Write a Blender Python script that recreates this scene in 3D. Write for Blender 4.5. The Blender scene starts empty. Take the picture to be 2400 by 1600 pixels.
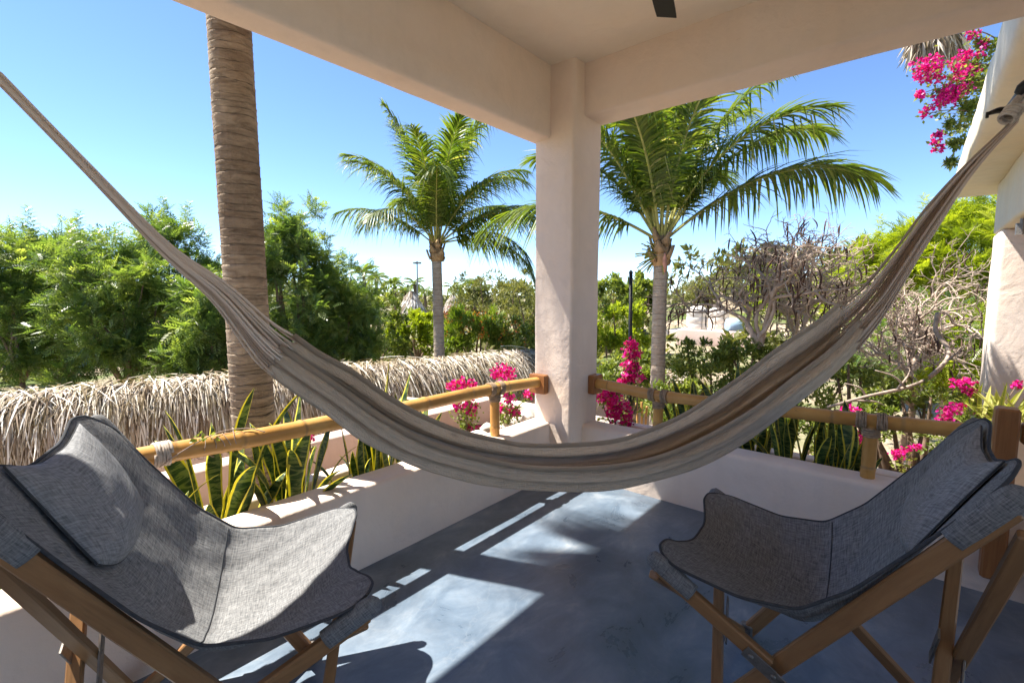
import bpy, bmesh, math, random
import numpy as np
from mathutils import Vector, Matrix, noise as mnoise

# ------------------------------------------------------------------ camera, sky, sun, exposure
scene = bpy.context.scene
COL = scene.collection
R = math.radians
FOCAL_PX, PITCH, AZ, CAM_H = 1119.0, R(5.6), R(40.2), 1.30      # measured from the terrace's vanishing points
FW = np.array([math.cos(AZ)*math.cos(PITCH), math.sin(AZ)*math.cos(PITCH), -math.sin(PITCH)])
RT = np.array([math.sin(AZ), -math.cos(AZ), 0.0])
UP = np.cross(RT, FW)
CAM = np.array([0.0, 0.0, CAM_H])
cam_data = bpy.data.cameras.new('camera')
cam_data.sensor_width = 36.0
cam_data.lens = FOCAL_PX/2400*36.0
cam_data.clip_start = 0.02
cam_data.clip_end = 5000
cam = bpy.data.objects.new('camera', cam_data)
COL.objects.link(cam)
cam.matrix_world = Matrix(((RT[0], UP[0], -FW[0], CAM[0]), (RT[1], UP[1], -FW[1], CAM[1]), (RT[2], UP[2], -FW[2], CAM[2]), (0, 0, 0, 1)))
scene.camera = cam

SUN = np.array([-0.22, 0.55, 1.0]); SUN = SUN/np.linalg.norm(SUN)
SUN_EL = math.asin(SUN[2]); SUN_AZ = math.atan2(SUN[1], SUN[0])
world = bpy.data.worlds.new('World'); scene.world = world; world.use_nodes = True
wn = world.node_tree.nodes; wl = world.node_tree.links
bg = wn['Background']; sky = wn.new('ShaderNodeTexSky')
sky.sky_type = 'NISHITA'; sky.sun_disc = False
sky.sun_elevation = SUN_EL; sky.sun_rotation = math.pi/2 - SUN_AZ
sky.altitude = 0; sky.air_density = 0.6; sky.dust_density = 0.0; sky.ozone_density = 4.0
hs = wn.new('ShaderNodeHueSaturation'); hs.inputs['Saturation'].default_value = 1.03; wl.new(sky.outputs[0], hs.inputs['Color']); wl.new(hs.outputs[0], bg.inputs[0]); bg.inputs[1].default_value = 0.115
sun_data = bpy.data.lights.new('sun', 'SUN'); sun_data.energy = 5.0; sun_data.angle = R(0.53); sun_data.color = (1.0, 0.94, 0.84)
sun = bpy.data.objects.new('sun', sun_data); COL.objects.link(sun)
sun.rotation_euler = Vector(SUN).to_track_quat('Z', 'Y').to_euler()
scene.view_settings.view_transform = 'Standard'; scene.view_settings.look = 'None'
scene.view_settings.exposure = 1.52; scene.view_settings.gamma = 1.0; scene.view_settings.use_curve_mapping = False
scene.cycles.max_bounces = 10; scene.cycles.diffuse_bounces = 6; scene.cycles.transmission_bounces = 6; scene.cycles.transparent_max_bounces = 8

K = 2400/2352.0
def at(x, y, depth):
    """world point seen at (x, y) of a 2352-wide view of the photograph, at a distance along the view axis"""
    v = FW + RT*((x*K-1200)/FOCAL_PX) - UP*((y*K-800)/FOCAL_PX)
    return CAM + v*depth
def on_plane(x, y, axis, val):
    v = FW + RT*((x*K-1200)/FOCAL_PX) - UP*((y*K-800)/FOCAL_PX)
    return CAM + v*((val-CAM[axis])/v[axis])
PXM = K/FOCAL_PX            # metres per view pixel at 1 m
GROUND = -2.6

# ------------------------------------------------------------------ helpers: objects
def tag(o, label=None, cat=None, group=None, kind=None):
    if label: o['label'] = label
    if cat: o['category'] = cat
    if group: o['group'] = group
    if kind: o['kind'] = kind
    return o
def empty(name, loc=(0, 0, 0), rz=0.0):
    o = bpy.data.objects.new(name, None); COL.objects.link(o)
    o.location = tuple(float(c) for c in loc); o.rotation_euler = (0, 0, rz); o.empty_display_size = .1
    return o
def link(name, mesh, parent=None, loc=None):
    o = bpy.data.objects.new(name, mesh); COL.objects.link(o)
    if parent is not None: o.parent = parent
    if loc is not None: o.location = tuple(float(c) for c in loc)
    return o
def child_world(o, parent):
    """parent an object built in world coordinates under an unrotated empty"""
    o.parent = parent; o.location = -parent.location
    return o
def np_mesh(name, V, faces, mats, smooth=False, attrs=None, uv=None, mat_idx=None):
    """faces: list of int arrays (n, k)"""
    me = bpy.data.meshes.new(name)
    V = np.asarray(V, np.float32)
    faces = [np.asarray(f, np.int32) for f in faces if len(f)]
    nl = sum(f.size for f in faces); nf = sum(len(f) for f in faces)
    me.vertices.add(len(V)); me.vertices.foreach_set('co', V.ravel())
    me.loops.add(nl); me.polygons.add(nf)
    li = np.concatenate([f.ravel() for f in faces])
    tot = np.concatenate([np.full(len(f), f.shape[1], np.int32) for f in faces])
    start = np.concatenate([[0], np.cumsum(tot)[:-1]]).astype(np.int32)
    me.loops.foreach_set('vertex_index', li)
    me.polygons.foreach_set('loop_start', start)
    if mat_idx is not None: me.polygons.foreach_set('material_index', np.asarray(mat_idx, np.int32))
    me.polygons.foreach_set('use_smooth', np.full(nf, bool(smooth)))
    for m in mats: me.materials.append(m)
    if attrs:
        for k, a in attrs.items():
            at_ = me.attributes.new(k, 'FLOAT', 'POINT'); at_.data.foreach_set('value', np.asarray(a, np.float32))
    if uv is not None:
        ul = me.uv_layers.new(name='UVMap'); ul.data.foreach_set('uv', np.asarray(uv, np.float32)[li].ravel())
    me.update(calc_edges=True); me.validate(verbose=False)
    return me
class MB:
    """collects vertices and faces for one mesh"""
    def __init__(s): s.V = []; s.F = {}; s.n = 0; s.M = {}; s.A = []; s.UVc = []
    def add(s, V, F, mat=0, a=0.5, uv=None):
        V = np.asarray(V, float).reshape(-1, 3); s.V.append(V)
        a = np.full(len(V), a) if np.isscalar(a) else np.asarray(a, float)
        s.A.append(a)
        s.UVc.append(np.zeros((len(V), 2)) if uv is None else np.asarray(uv, float))
        if isinstance(F, np.ndarray): F = [F]
        for f in F:
            f = np.asarray(f, np.int64)
            if f.size == 0: continue
            s.F.setdefault(f.shape[1], []).append(f + s.n); s.M.setdefault(f.shape[1], []).append(np.full(len(f), mat))
        s.n += len(V)
    def box(s, c, d, mat=0, rot=None):
        c = np.asarray(c, float); d = np.asarray(d, float)/2
        v = np.array([[x, y, z] for x in (-1, 1) for y in (-1, 1) for z in (-1, 1)], float)*d
        if rot is not None: v = v @ np.asarray(rot).T
        s.add(v+c, BOXF, mat)
    def tube(s, P, r, sides=8, mat=0, cap=True, a=0.5, uvs=None):
        V, F = tube_np(P, r, sides, cap)
        L = len(P)
        uv = np.zeros((len(V), 2)); uv[:, 0] = np.arange(len(V)) % sides/sides; uv[:, 1] = np.minimum(np.arange(len(V))//sides, L-1)/max(L-1, 1)
        s.add(V, F, mat, a, uv)
    def bar(s, p, q, w, h, up=(0, 0, 1), mat=0, bev=0.0):
        """rectangular bar from p to q; w across, h along up"""
        p = np.asarray(p, float); q = np.asarray(q, float); t = q-p; L = np.linalg.norm(t); t /= L
        x = np.cross(t, up); x /= np.linalg.norm(x); y = np.cross(x, t)
        b = bev or min(w, h)*.16
        pr = [(-w/2+b, -h/2), (w/2-b, -h/2), (w/2, -h/2+b), (w/2, h/2-b), (w/2-b, h/2), (-w/2+b, h/2), (-w/2, h/2-b), (-w/2, -h/2+b)]
        V = []
        for e, ins in ((0, 1), (b, 0), (L-b, 0), (L, 1)):
            for (u, v) in pr:
                k = 1-ins*b/max(w, h)*2
                V.append(p+t*e+x*u*k+y*v*k)
        F4 = [[i*8+j, i*8+(j+1) % 8, (i+1)*8+(j+1) % 8, (i+1)*8+j] for i in range(3) for j in range(8)]
        uv = [[(j % 8)/8*(w+h)*2, e] for e in (0, b, L-b, L) for j in range(8)]
        s.add(V, [np.array(F4), np.array([[7, 6, 5, 4, 3, 2, 1, 0]]), np.array([list(range(24, 32))])], mat, .5, uv)
    def build(s, name, mats, parent=None, smooth=False, loc=None):
        mats = mats if isinstance(mats, (list, tuple)) else [mats]
        ks = list(s.F)
        F = [np.concatenate(s.F[k]) for k in ks]; mi = np.concatenate([np.concatenate(s.M[k]) for k in ks])
        me = np_mesh(name, np.concatenate(s.V), F, mats, smooth, {'var': np.concatenate(s.A)}, np.concatenate(s.UVc), mi)
        return link(name, me, parent, loc)
BOXF = np.array([[0, 1, 3, 2], [4, 6, 7, 5], [0, 4, 5, 1], [2, 3, 7, 6], [0, 2, 6, 4], [1, 5, 7, 3]])
def tube_np(P, r, sides=8, cap=True):
    P = np.asarray(P, float); n = len(P)
    r = np.full(n, r) if np.isscalar(r) else np.asarray(r, float)
    T = np.gradient(P, axis=0); T /= np.linalg.norm(T, axis=1, keepdims=True)+1e-12
    ref = np.array([0, 0, 1.0]) if abs(T[0][2]) < .9 else np.array([1.0, 0, 0])
    N = np.zeros_like(P); x = np.cross(T[0], ref); x /= np.linalg.norm(x)
    for i in range(n):
        x = x-T[i]*(x@T[i]); x /= np.linalg.norm(x)+1e-12; N[i] = x
    B = np.cross(T, N)
    a = np.arange(sides)*2*math.pi/sides
    V = P[:, None, :]+r[:, None, None]*(np.cos(a)[None, :, None]*N[:, None, :]+np.sin(a)[None, :, None]*B[:, None, :])
    V = V.reshape(-1, 3)
    i = np.arange(n-1)[:, None]*sides; j = np.arange(sides)[None, :]; j2 = (j+1) % sides
    F = np.stack([i+j, i+j2, i+sides+j2, i+sides+j], -1).reshape(-1, 4)
    Fs = [F]
    if cap: Fs.append(np.array([list(range(sides))[::-1], list(range((n-1)*sides, n*sides))]))
    return V, Fs
def spline(P, n):
    """Catmull-Rom through points"""
    P = np.asarray(P, float); m = len(P)
    Q = np.vstack([2*P[0]-P[1], P, 2*P[-1]-P[-2]])
    t = np.linspace(0, m-1, n); i = np.minimum(t.astype(int), m-2); f = (t-i)[:, None]
    a, b, c, d = Q[i], Q[i+1], Q[i+2], Q[i+3]
    return .5*((2*b)+(c-a)*f+(2*a-5*b+4*c-d)*f**2+(3*b-a-3*c+d)*f**3)
def frames(D, U):
    """orthonormal frames with x along D and z near U"""
    D = D/(np.linalg.norm(D, axis=1, keepdims=True)+1e-9)
    Y = np.cross(U, D); Y /= np.linalg.norm(Y, axis=1, keepdims=True)+1e-9
    Z = np.cross(D, Y)
    return np.stack([D, Y, Z], -1)
def instance(BV, BF, P, M, S):
    """copies of one base shape: P (n,3), M (n,3,3), S (n,)"""
    n = len(P); k = len(BV)
    V = np.einsum('nij,kj->nki', M, BV)*np.asarray(S)[:, None, None]+P[:, None, :]
    F = (BF[None]+(np.arange(n)*k)[:, None, None]).reshape(-1, BF.shape[1])
    return V.reshape(-1, 3), F
def unit(v): v = np.asarray(v, float); return v/np.linalg.norm(v)

# ------------------------------------------------------------------ helpers: materials
def mat_new(name):
    m = bpy.data.materials.new(name); m.use_nodes = True
    nt = m.node_tree; nt.nodes.clear()
    out = nt.nodes.new('ShaderNodeOutputMaterial')
    return m, nt, out
class NB:
    def __init__(s, nt): s.nt = nt
    def n(s, t, **kw):
        o = s.nt.nodes.new(t)
        for k, v in kw.items(): setattr(o, k, v)
        return o
    def l(s, a, b): s.nt.links.new(a, b)
    def coord(s, kind='Object', scale=(1, 1, 1)):
        tc = s.n('ShaderNodeTexCoord'); mp = s.n('ShaderNodeMapping'); mp.inputs['Scale'].default_value = scale
        s.l(tc.outputs[kind], mp.inputs[0]); return mp.outputs[0]
    def geo(s, scale=(1, 1, 1)):
        g = s.n('ShaderNodeNewGeometry'); mp = s.n('ShaderNodeMapping'); mp.inputs['Scale'].default_value = scale
        s.l(g.outputs['Position'], mp.inputs[0]); return mp.outputs[0]
    def noise(s, vec, scale, detail=4, rough=.55, dist=0.0):
        o = s.n('ShaderNodeTexNoise'); o.inputs['Scale'].default_value = scale; o.inputs['Detail'].default_value = detail
        o.inputs['Roughness'].default_value = rough; o.inputs['Distortion'].default_value = dist
        s.l(vec, o.inputs['Vector']); return o.outputs['Fac']
    def ramp(s, fac, stops, interp='LINEAR'):
        o = s.n('ShaderNodeValToRGB'); cr = o.color_ramp; cr.interpolation = interp
        while len(cr.elements) < len(stops): cr.elements.new(0.5)
        for e, (p, c) in zip(cr.elements, stops): e.position = p; e.color = (*c, 1) if len(c) == 3 else c
        s.l(fac, o.inputs[0]); return o.outputs[0]
    def mix(s, a, b, fac, mode='MIX'):
        o = s.n('ShaderNodeMix', data_type='RGBA', blend_type=mode)
        for sock, v in ((o.inputs[0], fac), (o.inputs[6], a), (o.inputs[7], b)):
            if hasattr(v, 'is_linked'): s.l(v, sock)
            else: sock.default_value = v if not isinstance(v, tuple) else (*v, 1)
        return o.outputs[2]
    def math(s, op, a, b=0.0):
        o = s.n('ShaderNodeMath', operation=op)
        for sock, v in ((o.inputs[0], a), (o.inputs[1], b)):
            if hasattr(v, 'is_linked'): s.l(v, sock)
            else: sock.default_value = v
        return o.outputs[0]
    def attr(s, name):
        o = s.n('ShaderNodeAttribute'); o.attribute_name = name; return o.outputs['Fac']
    def bump(s, h, strength, dist=.01, normal=None):
        o = s.n('ShaderNodeBump'); o.inputs['Strength'].default_value = strength; o.inputs['Distance'].default_value = dist
        s.l(h, o.inputs['Height'])
        if normal is not None: s.l(normal, o.inputs['Normal'])
        return o.outputs[0]
    def bsdf(s, color, rough=.6, spec=.3, normal=None, metallic=0.0):
        o = s.n('ShaderNodeBsdfPrincipled')
        for nm, v in (('Base Color', color), ('Roughness', rough), ('Specular IOR Level', spec), ('Metallic', metallic)):
            if hasattr(v, 'is_linked'): s.l(v, o.inputs[nm])
            else: o.inputs[nm].default_value = (*v, 1) if isinstance(v, tuple) else v
        if normal is not None: s.l(normal, o.inputs['Normal'])
        return o.outputs[0]

def m_plaster(name, c, stain=.35):
    m, nt, out = mat_new(name); b = NB(nt); v = b.geo()
    big = b.noise(v, 1.1, 5, .6); mid = b.noise(v, 7, 6, .65); fine = b.noise(v, 95, 3, .6); streak = b.noise(b.geo((9, 9, .9)), 1.0, 4, .6)
    dark = tuple(x*.80 for x in c); warm = (c[0]*.97, c[1]*.90, c[2]*.82)
    col = b.mix(b.ramp(big, [(.3, warm), (.7, c)]), dark, b.math('MULTIPLY', b.ramp(mid, [(.42, (0, 0, 0)), (.75, (1, 1, 1))]), stain))
    col = b.mix(col, tuple(x*.72 for x in c), b.math('MULTIPLY', b.ramp(streak, [(.55, (0, 0, 0)), (.85, (1, 1, 1))]), stain*.7))
    h = b.math('ADD', b.math('MULTIPLY', mid, 1.0), b.math('MULTIPLY', fine, .16))
    b.l(b.bsdf(col, .88, .2, b.bump(b.math('ADD', h, b.math('MULTIPLY', b.noise(b.geo((1, 1, 1)), 2.6, 3, .5, 1.5), 2.0)), .45, .014)), out.inputs[0]); return m
def m_floor():
    m, nt, out = mat_new('polished_cement'); b = NB(nt); v = b.geo()
    big = b.noise(v, 1.3, 6, .62, .8); mid = b.noise(b.geo((1, 1.4, 1)), 3.6, 7, .64, .5); fine = b.noise(v, 38, 5, .7, .6)
    col = b.ramp(mid, [(.28, (.078, .112, .156)), (.47, (.125, .170, .228)), (.60, (.18, .230, .292)), (.74, (.31, .342, .38))])
    col = b.mix(col, (.055, .066, .082), b.math('MULTIPLY', b.ramp(big, [(.45, (0, 0, 0)), (.72, (1, 1, 1))]), .65))
    ln = b.math('ABSOLUTE', b.math('SUBTRACT', b.noise(v, 1.7, 6, .55, .4), .5)); col = b.mix(col, (.30, .32, .34), b.math('MULTIPLY', b.ramp(ln, [(.0, (1, 1, 1)), (.006, (0, 0, 0))]), .14))
    col = b.mix(col, (.24, .25, .26), b.math('MULTIPLY', b.ramp(fine, [(.62, (0, 0, 0)), (.8, (1, 1, 1))]), .45))
    scr = b.noise(b.geo((2.2, 26, 1)), 2.0, 3, .5, 1.2)
    col = b.mix(col, (.2, .215, .23), b.math('MULTIPLY', b.ramp(scr, [(.66, (0, 0, 0)), (.74, (1, 1, 1))]), .35))
    rg = b.ramp(mid, [(.3, (.24, .24, .24)), (.75, (.46, .46, .46))])
    b.l(b.bsdf(col, rg, .5, b.bump(mid, .12, .01)), out.inputs[0]); return m
def m_wood(name, c1, c2, rough=.5, scale=1.0):
    m, nt, out = mat_new(name); b = NB(nt)
    v = b.coord('UV', (60*scale, 3*scale, 1)); v2 = b.coord('UV', (160*scale, 8*scale, 1))
    g = b.noise(v, 1.0, 6, .6, 1.2); f = b.noise(v2, 1.0, 3, .6)
    big = b.noise(b.geo(), 5, 3, .5)
    col = b.ramp(g, [(.3, c2), (.7, c1)]); col = b.mix(col, tuple(x*.55 for x in c2), b.math('MULTIPLY', b.ramp(f, [(.55, (0, 0, 0)), (.75, (1, 1, 1))]), .5))
    col = b.mix(col, tuple(min(1, x*1.25) for x in c1), b.math('MULTIPLY', big, .4))
    b.l(b.bsdf(col, rough, .35, b.bump(g, .12, .004)), out.inputs[0]); return m
def m_bamboo():
    m, nt, out = mat_new('bamboo_culm'); b = NB(nt)
    g = b.noise(b.coord('UV', (14, 6, 1)), 1.0, 5, .6); big = b.noise(b.geo(), 3.2, 4, .6); spot = b.noise(b.geo(), 26, 4, .7)
    col = b.ramp(big, [(.3, (.42, .20, .045)), (.55, (.58, .31, .085)), (.75, (.68, .43, .15))])
    col = b.mix(col, (.30, .16, .05), b.math('MULTIPLY', b.ramp(g, [(.5, (0, 0, 0)), (.8, (1, 1, 1))]), .45))
    col = b.mix(col, (.16, .10, .05), b.math('MULTIPLY', b.ramp(spot, [(.64, (0, 0, 0)), (.74, (1, 1, 1))]), .55))
    col = b.mix(col, (.22, .14, .07), b.math('MULTIPLY', b.attr('var'), .7))
    b.l(b.bsdf(col, .38, .45, b.bump(g, .05, .003)), out.inputs[0]); return m
def m_fabric(name, c1, c2):
    m, nt, out = mat_new(name); b = NB(nt)
    a = b.noise(b.coord('UV', (26, 230, 1)), 1.0, 3, .7); c = b.noise(b.coord('UV', (230, 26, 1)), 1.0, 3, .7)
    big = b.noise(b.coord('UV', (3, 3, 1)), 1.0, 4, .6); fine = b.noise(b.coord('UV', (420, 420, 1)), 1.0, 2, .6)
    w = b.math('ADD', b.math('MULTIPLY', a, .5), b.math('MULTIPLY', c, .5))
    col = b.ramp(w, [(.38, c2), (.50, tuple((x+y)/2 for x, y in zip(c1, c2))), (.62, c1)])
    col = b.mix(col, tuple(x*1.25 for x in c1), b.math('MULTIPLY', big, .35))
    h = b.math('ADD', w, b.math('MULTIPLY', fine, .5))
    o = b.bsdf(col, .92, .12, b.bump(h, .5, .004)); b.l(o, out.inputs[0]); return m
def m_simple(name, c, rough=.6, spec=.3, var=.25, scale=12.0, metallic=0.0, bump=.15):
    m, nt, out = mat_new(name); b = NB(nt)
    g = b.noise(b.geo(), scale, 5, .6)
    col = b.ramp(g, [(.3, tuple(x*(1-var) for x in c)), (.7, tuple(min(1, x*(1+var)) for x in c))])
    b.l(b.bsdf(col, rough, spec, b.bump(g, bump, .01), metallic), out.inputs[0]); return m
def m_leaf(name, stops, trans=.35, rough=.5, spec=.35, tr_boost=1.3, tint=.25):
    """leaf colour runs over the per-leaf attribute var; light passes through"""
    m, nt, out = mat_new(name); b = NB(nt)
    col = b.ramp(b.attr('var'), stops)
    n = b.noise(b.geo(), 3.0, 3, .6); col = b.mix(col, b.mix(col, (0.35, 0.33, 0.10), tint), b.ramp(n, [(.4, (0, 0, 0)), (.75, (1, 1, 1))]))
    d = b.bsdf(col, rough, spec)
    t = b.n('ShaderNodeBsdfTranslucent'); b.l(b.mix(col, (tr_boost, tr_boost*1.02, tr_boost*.35), 1.0, 'MULTIPLY'), t.inputs[0])
    mx = b.n('ShaderNodeMixShader'); mx.inputs[0].default_value = trans; b.l(d, mx.inputs[1]); b.l(t.outputs[0], mx.inputs[2])
    b.l(mx.outputs[0], out.inputs[0]); return m
def m_trunk(name, c1, c2, c3):
    m, nt, out = mat_new(name); b = NB(nt)
    ring = b.attr('var'); g = b.noise(b.geo((1, 1, 3)), 9, 6, .65, .6); f = b.noise(b.geo((40, 40, 4)), 1.0, 4, .6); big = b.noise(b.geo(), 1.6, 3, .5)
    crack = b.noise(b.geo((3, 3, 26)), 1.0, 5, .7, 1.0)
    col = b.ramp(g, [(.3, c2), (.65, c1)]); col = b.mix(col, c3, b.math('MULTIPLY', b.ramp(big, [(.45, (0, 0, 0)), (.65, (1, 1, 1))]), .6))
    col = b.mix(col, tuple(x*.32 for x in c2), b.ramp(ring, [(.45, (0, 0, 0)), (.95, (.9, .9, .9))]))
    col = b.mix(col, tuple(x*.4 for x in c2), b.math('MULTIPLY', b.ramp(crack, [(.56, (0, 0, 0)), (.70, (1, 1, 1))]), .75))
    h = b.math('ADD', b.math('MULTIPLY', f, .5), b.math('ADD', g, b.math('MULTIPLY', crack, -.8)))
    b.l(b.bsdf(col, .9, .15, b.bump(h, 1.0, .018)), out.inputs[0]); return m
def m_snake():
    m, nt, out = mat_new('snake_plant_leaf'); b = NB(nt)
    e = b.attr('var'); nz = b.noise(b.coord('UV', (3, 30, 1)), 1.0, 5, .65, 1.5)
    green = b.ramp(nz, [(.36, (.022, .055, .018)), (.48, (.055, .115, .028)), (.56, (.22, .27, .085)), (.70, (.09, .165, .034))])
    edge = b.math('ADD', e, b.math('MULTIPLY', b.math('SUBTRACT', b.noise(b.coord('UV', (1, 9, 1)), 1.0, 2), .5), .35))
    col = b.mix(green, (.80, .72, .10), b.ramp(edge, [(.70, (0, 0, 0)), (.76, (1, 1, 1))]))
    d = b.bsdf(col, .42, .4); t = b.n('ShaderNodeBsdfTranslucent'); b.l(b.mix(col, (1.2, 1.2, .6), 1.0, 'MULTIPLY'), t.inputs[0])
    mx = b.n('ShaderNodeMixShader'); mx.inputs[0].default_value = .40; b.l(d, mx.inputs[1]); b.l(t.outputs[0], mx.inputs[2]); b.l(mx.outputs[0], out.inputs[0])
    return m
def m_hammock():
    m, nt, out = mat_new('hammock_cotton'); b = NB(nt)
    th = b.noise(b.coord('UV', (240, 16, 1)), 1.0, 3, .7); fine = b.noise(b.coord('UV', (130, 260, 1)), 1.0, 2, .6)
    band = b.noise(b.coord('UV', (9, .6, 1)), 1.0, 2, .5)
    col = b.ramp(band, [(.30, (.70, .51, .35)), (.42, (.80, .63, .46)), (.66, (.88, .74, .58))])
    col = b.mix(col, (.30, .22, .15), b.math('MULTIPLY', b.ramp(th, [(.52, (0, 0, 0)), (.72, (1, 1, 1))]), .6))
    col = b.mix(col, (.72, .68, .62), b.math('MULTIPLY', b.ramp(fine, [(.5, (0, 0, 0)), (.75, (1, 1, 1))]), .5))
    h = b.math('ADD', th, b.math('MULTIPLY', fine, .8))
    b.l(b.bsdf(col, .93, .1, b.bump(h, 1.0, .008)), out.inputs[0]); return m
def m_ground():
    m, nt, out = mat_new('garden_ground'); b = NB(nt); v = b.geo()
    a = b.noise(v, .22, 6, .65); c = b.noise(v, 5, 6, .7)
    col = b.ramp(c, [(.3, (.24, .18, .12)), (.7, (.44, .36, .27))])
    col = b.mix(col, (.10, .13, .04), b.ramp(a, [(.46, (0, 0, 0)), (.58, (1, 1, 1))]))
    b.l(b.bsdf(col, .95, .1, b.bump(c, .6, .05)), out.inputs[0]); return m

M = {}
M['plaster'] = m_plaster('plaster_blush', (.80, .69, .61))
M['ceiling'] = m_plaster('plaster_ceiling', (.83, .77, .68), .15)
M['house'] = m_plaster('plaster_house', (.80, .70, .64), .3)
M['cream'] = m_plaster('plaster_eave', (.80, .74, .62), .45)
M['floor'] = m_floor()
M['teak'] = m_wood('teak_frame', (.31, .165, .070), (.18, .088, .034), .45)
M['block'] = m_wood('mahogany_block', (.34, .145, .05), (.21, .085, .028), .4)
M['bamboo'] = m_bamboo()
M['rope'] = m_simple('sisal_rope', (.34, .25, .17), .95, .1, .3, 60)
M['palerope'] = m_simple('cotton_rope', (.52, .45, .38), .95, .1, .3, 60)
M['canvas'] = m_fabric('grey_linen', (.265, .268, .272), (.048, .052, .058))
M['pillowcloth'] = m_fabric('grey_linen_pillow', (.32, .325, .335), (.085, .091, .10))
M['piping'] = m_simple('dark_piping', (.06, .063, .07), .9, .1, .2, 80)
M['steel'] = m_simple('weathered_steel', (.22, .20, .18), .45, .5, .3, 40, .7)
M['black'] = m_simple('black_metal', (.012, .012, .013), .45, .4, .2, 20)
M['fanblack'] = m_simple('fan_black', (.018, .018, .017), .55, .3, .2, 20)
M['hammock'] = m_hammock()
M['cord'] = m_leaf('hammock_cord', [(0, (.34, .25, .18)), (.5, (.60, .47, .37)), (1, (.80, .68, .57))], .05, .95, .1, 1.0, 0.0)
M['trunk'] = m_trunk('coconut_trunk_bark', (.46, .37, .275), (.215, .16, .115), (.15, .105, .072))
M['trunk_far'] = m_trunk('young_trunk_bark', (.50, .43, .36), (.36, .28, .21), (.33, .24, .17))
M['bark'] = m_simple('brown_bark', (.20, .14, .10), .9, .1, .4, 14)
M['palebark'] = m_simple('pale_bark', (.40, .315, .26), .9, .1, .3, 14)
M['greybark'] = m_simple('grey_brown_bark', (.44, .35, .285), .9, .1, .35, 10)
M['pod'] = m_simple('dry_pod', (.10, .06, .045), .8, .2, .4, 30)
M['frond'] = m_leaf('palm_leaflet', [(0, (.050, .095, .016)), (.5, (.120, .185, .024)), (.85, (.27, .31, .035)), (1, (.52, .46, .20))], .46, .38, .5)
M['rachis'] = m_simple('palm_rachis', (.34, .33, .09), .55, .3, .3, 10)
M['boot'] = m_simple('palm_boot', (.40, .27, .15), .85, .15, .45, 9)
M['sheath'] = m_simple('pink_sheath', (.58, .30, .22), .7, .2, .3, 12)
M['neem'] = m_leaf('neem_leaf', [(0, (.050, .105, .034)), (.45, (.130, .210, .058)), (.8, (.25, .335, .09)), (1, (.44, .49, .19))], .52, .34, .6)
M['broad'] = m_leaf('shrub_leaf', [(0, (.070, .115, .022)), (.5, (.165, .220, .040)), (1, (.34, .37, .10))], .42, .45, .4)
M['lime'] = m_leaf('lime_leaf', [(0, (.13, .19, .016)), (.5, (.29, .36, .022)), (1, (.48, .52, .05))], .50, .5, .3)
M['olive'] = m_leaf('olive_leaf', [(0, (.070, .085, .030)), (.5, (.155, .165, .060)), (1, (.32, .29, .12))], .34, .6, .25)
M['grassy'] = m_leaf('bright_grass', [(0, (.09, .15, .02)), (.6, (.17, .25, .025)), (1, (.30, .34, .06))], .40, .5, .3)
M['orange'] = m_leaf('orange_bloom', [(0, (.55, .10, .02)), (.6, (.75, .20, .03)), (1, (.70, .35, .06))], .35, .6, .2)
M['redbloom'] = m_leaf('red_bloom', [(0, (.45, .05, .06)), (1, (.62, .16, .13))], .3, .6, .2)
M['magenta'] = m_leaf('bougainvillea_bract', [(0, (.42, .004, .16)), (.5, (.70, .010, .33)), (.9, (.84, .06, .48)), (1, (.90, .35, .62))], .40, .6, .2, 1.1, 0.0)
M['lilac'] = m_leaf('lilac_bloom', [(0, (.55, .38, .55)), (1, (.78, .62, .74))], .3, .6, .2, 1.0, 0.0)
M['variegated'] = m_leaf('variegated_blade', [(0, (.14, .20, .04)), (.5, (.42, .42, .10)), (1, (.66, .60, .24))], .35, .45, .35)
M['thatch'] = m_leaf('dry_thatch', [(0, (.12, .08, .05)), (.30, (.32, .24, .17)), (.65, (.60, .52, .44)), (1, (.86, .81, .74))], .12, .8, .15, 1.0)
M['thatchcore'] = m_simple('thatch_core', (.13, .095, .065), .95, .1, .4, 10)
M['snake'] = m_snake()
M['soil'] = m_simple('planter_soil', (.16, .115, .08), .95, .1, .5, 30, 0, .8)
M['stone'] = m_simple('pale_stone', (.62, .57, .50), .9, .15, .25, 9, 0, .5)
M['tank'] = m_simple('tank_plastic', (.70, .63, .55), .6, .3, .18, 2.5)
M['blue'] = m_simple('blue_plastic', (.36, .50, .62), .5, .3, .15, 4)
M['ground'] = m_ground()
M['bank'] = m_simple('pale_bank', (.55, .44, .36), .95, .1, .35, 3.0, 0, .6)
M['pinkwall'] = m_plaster('plaster_pink', (.66, .52, .47), .4)

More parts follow.
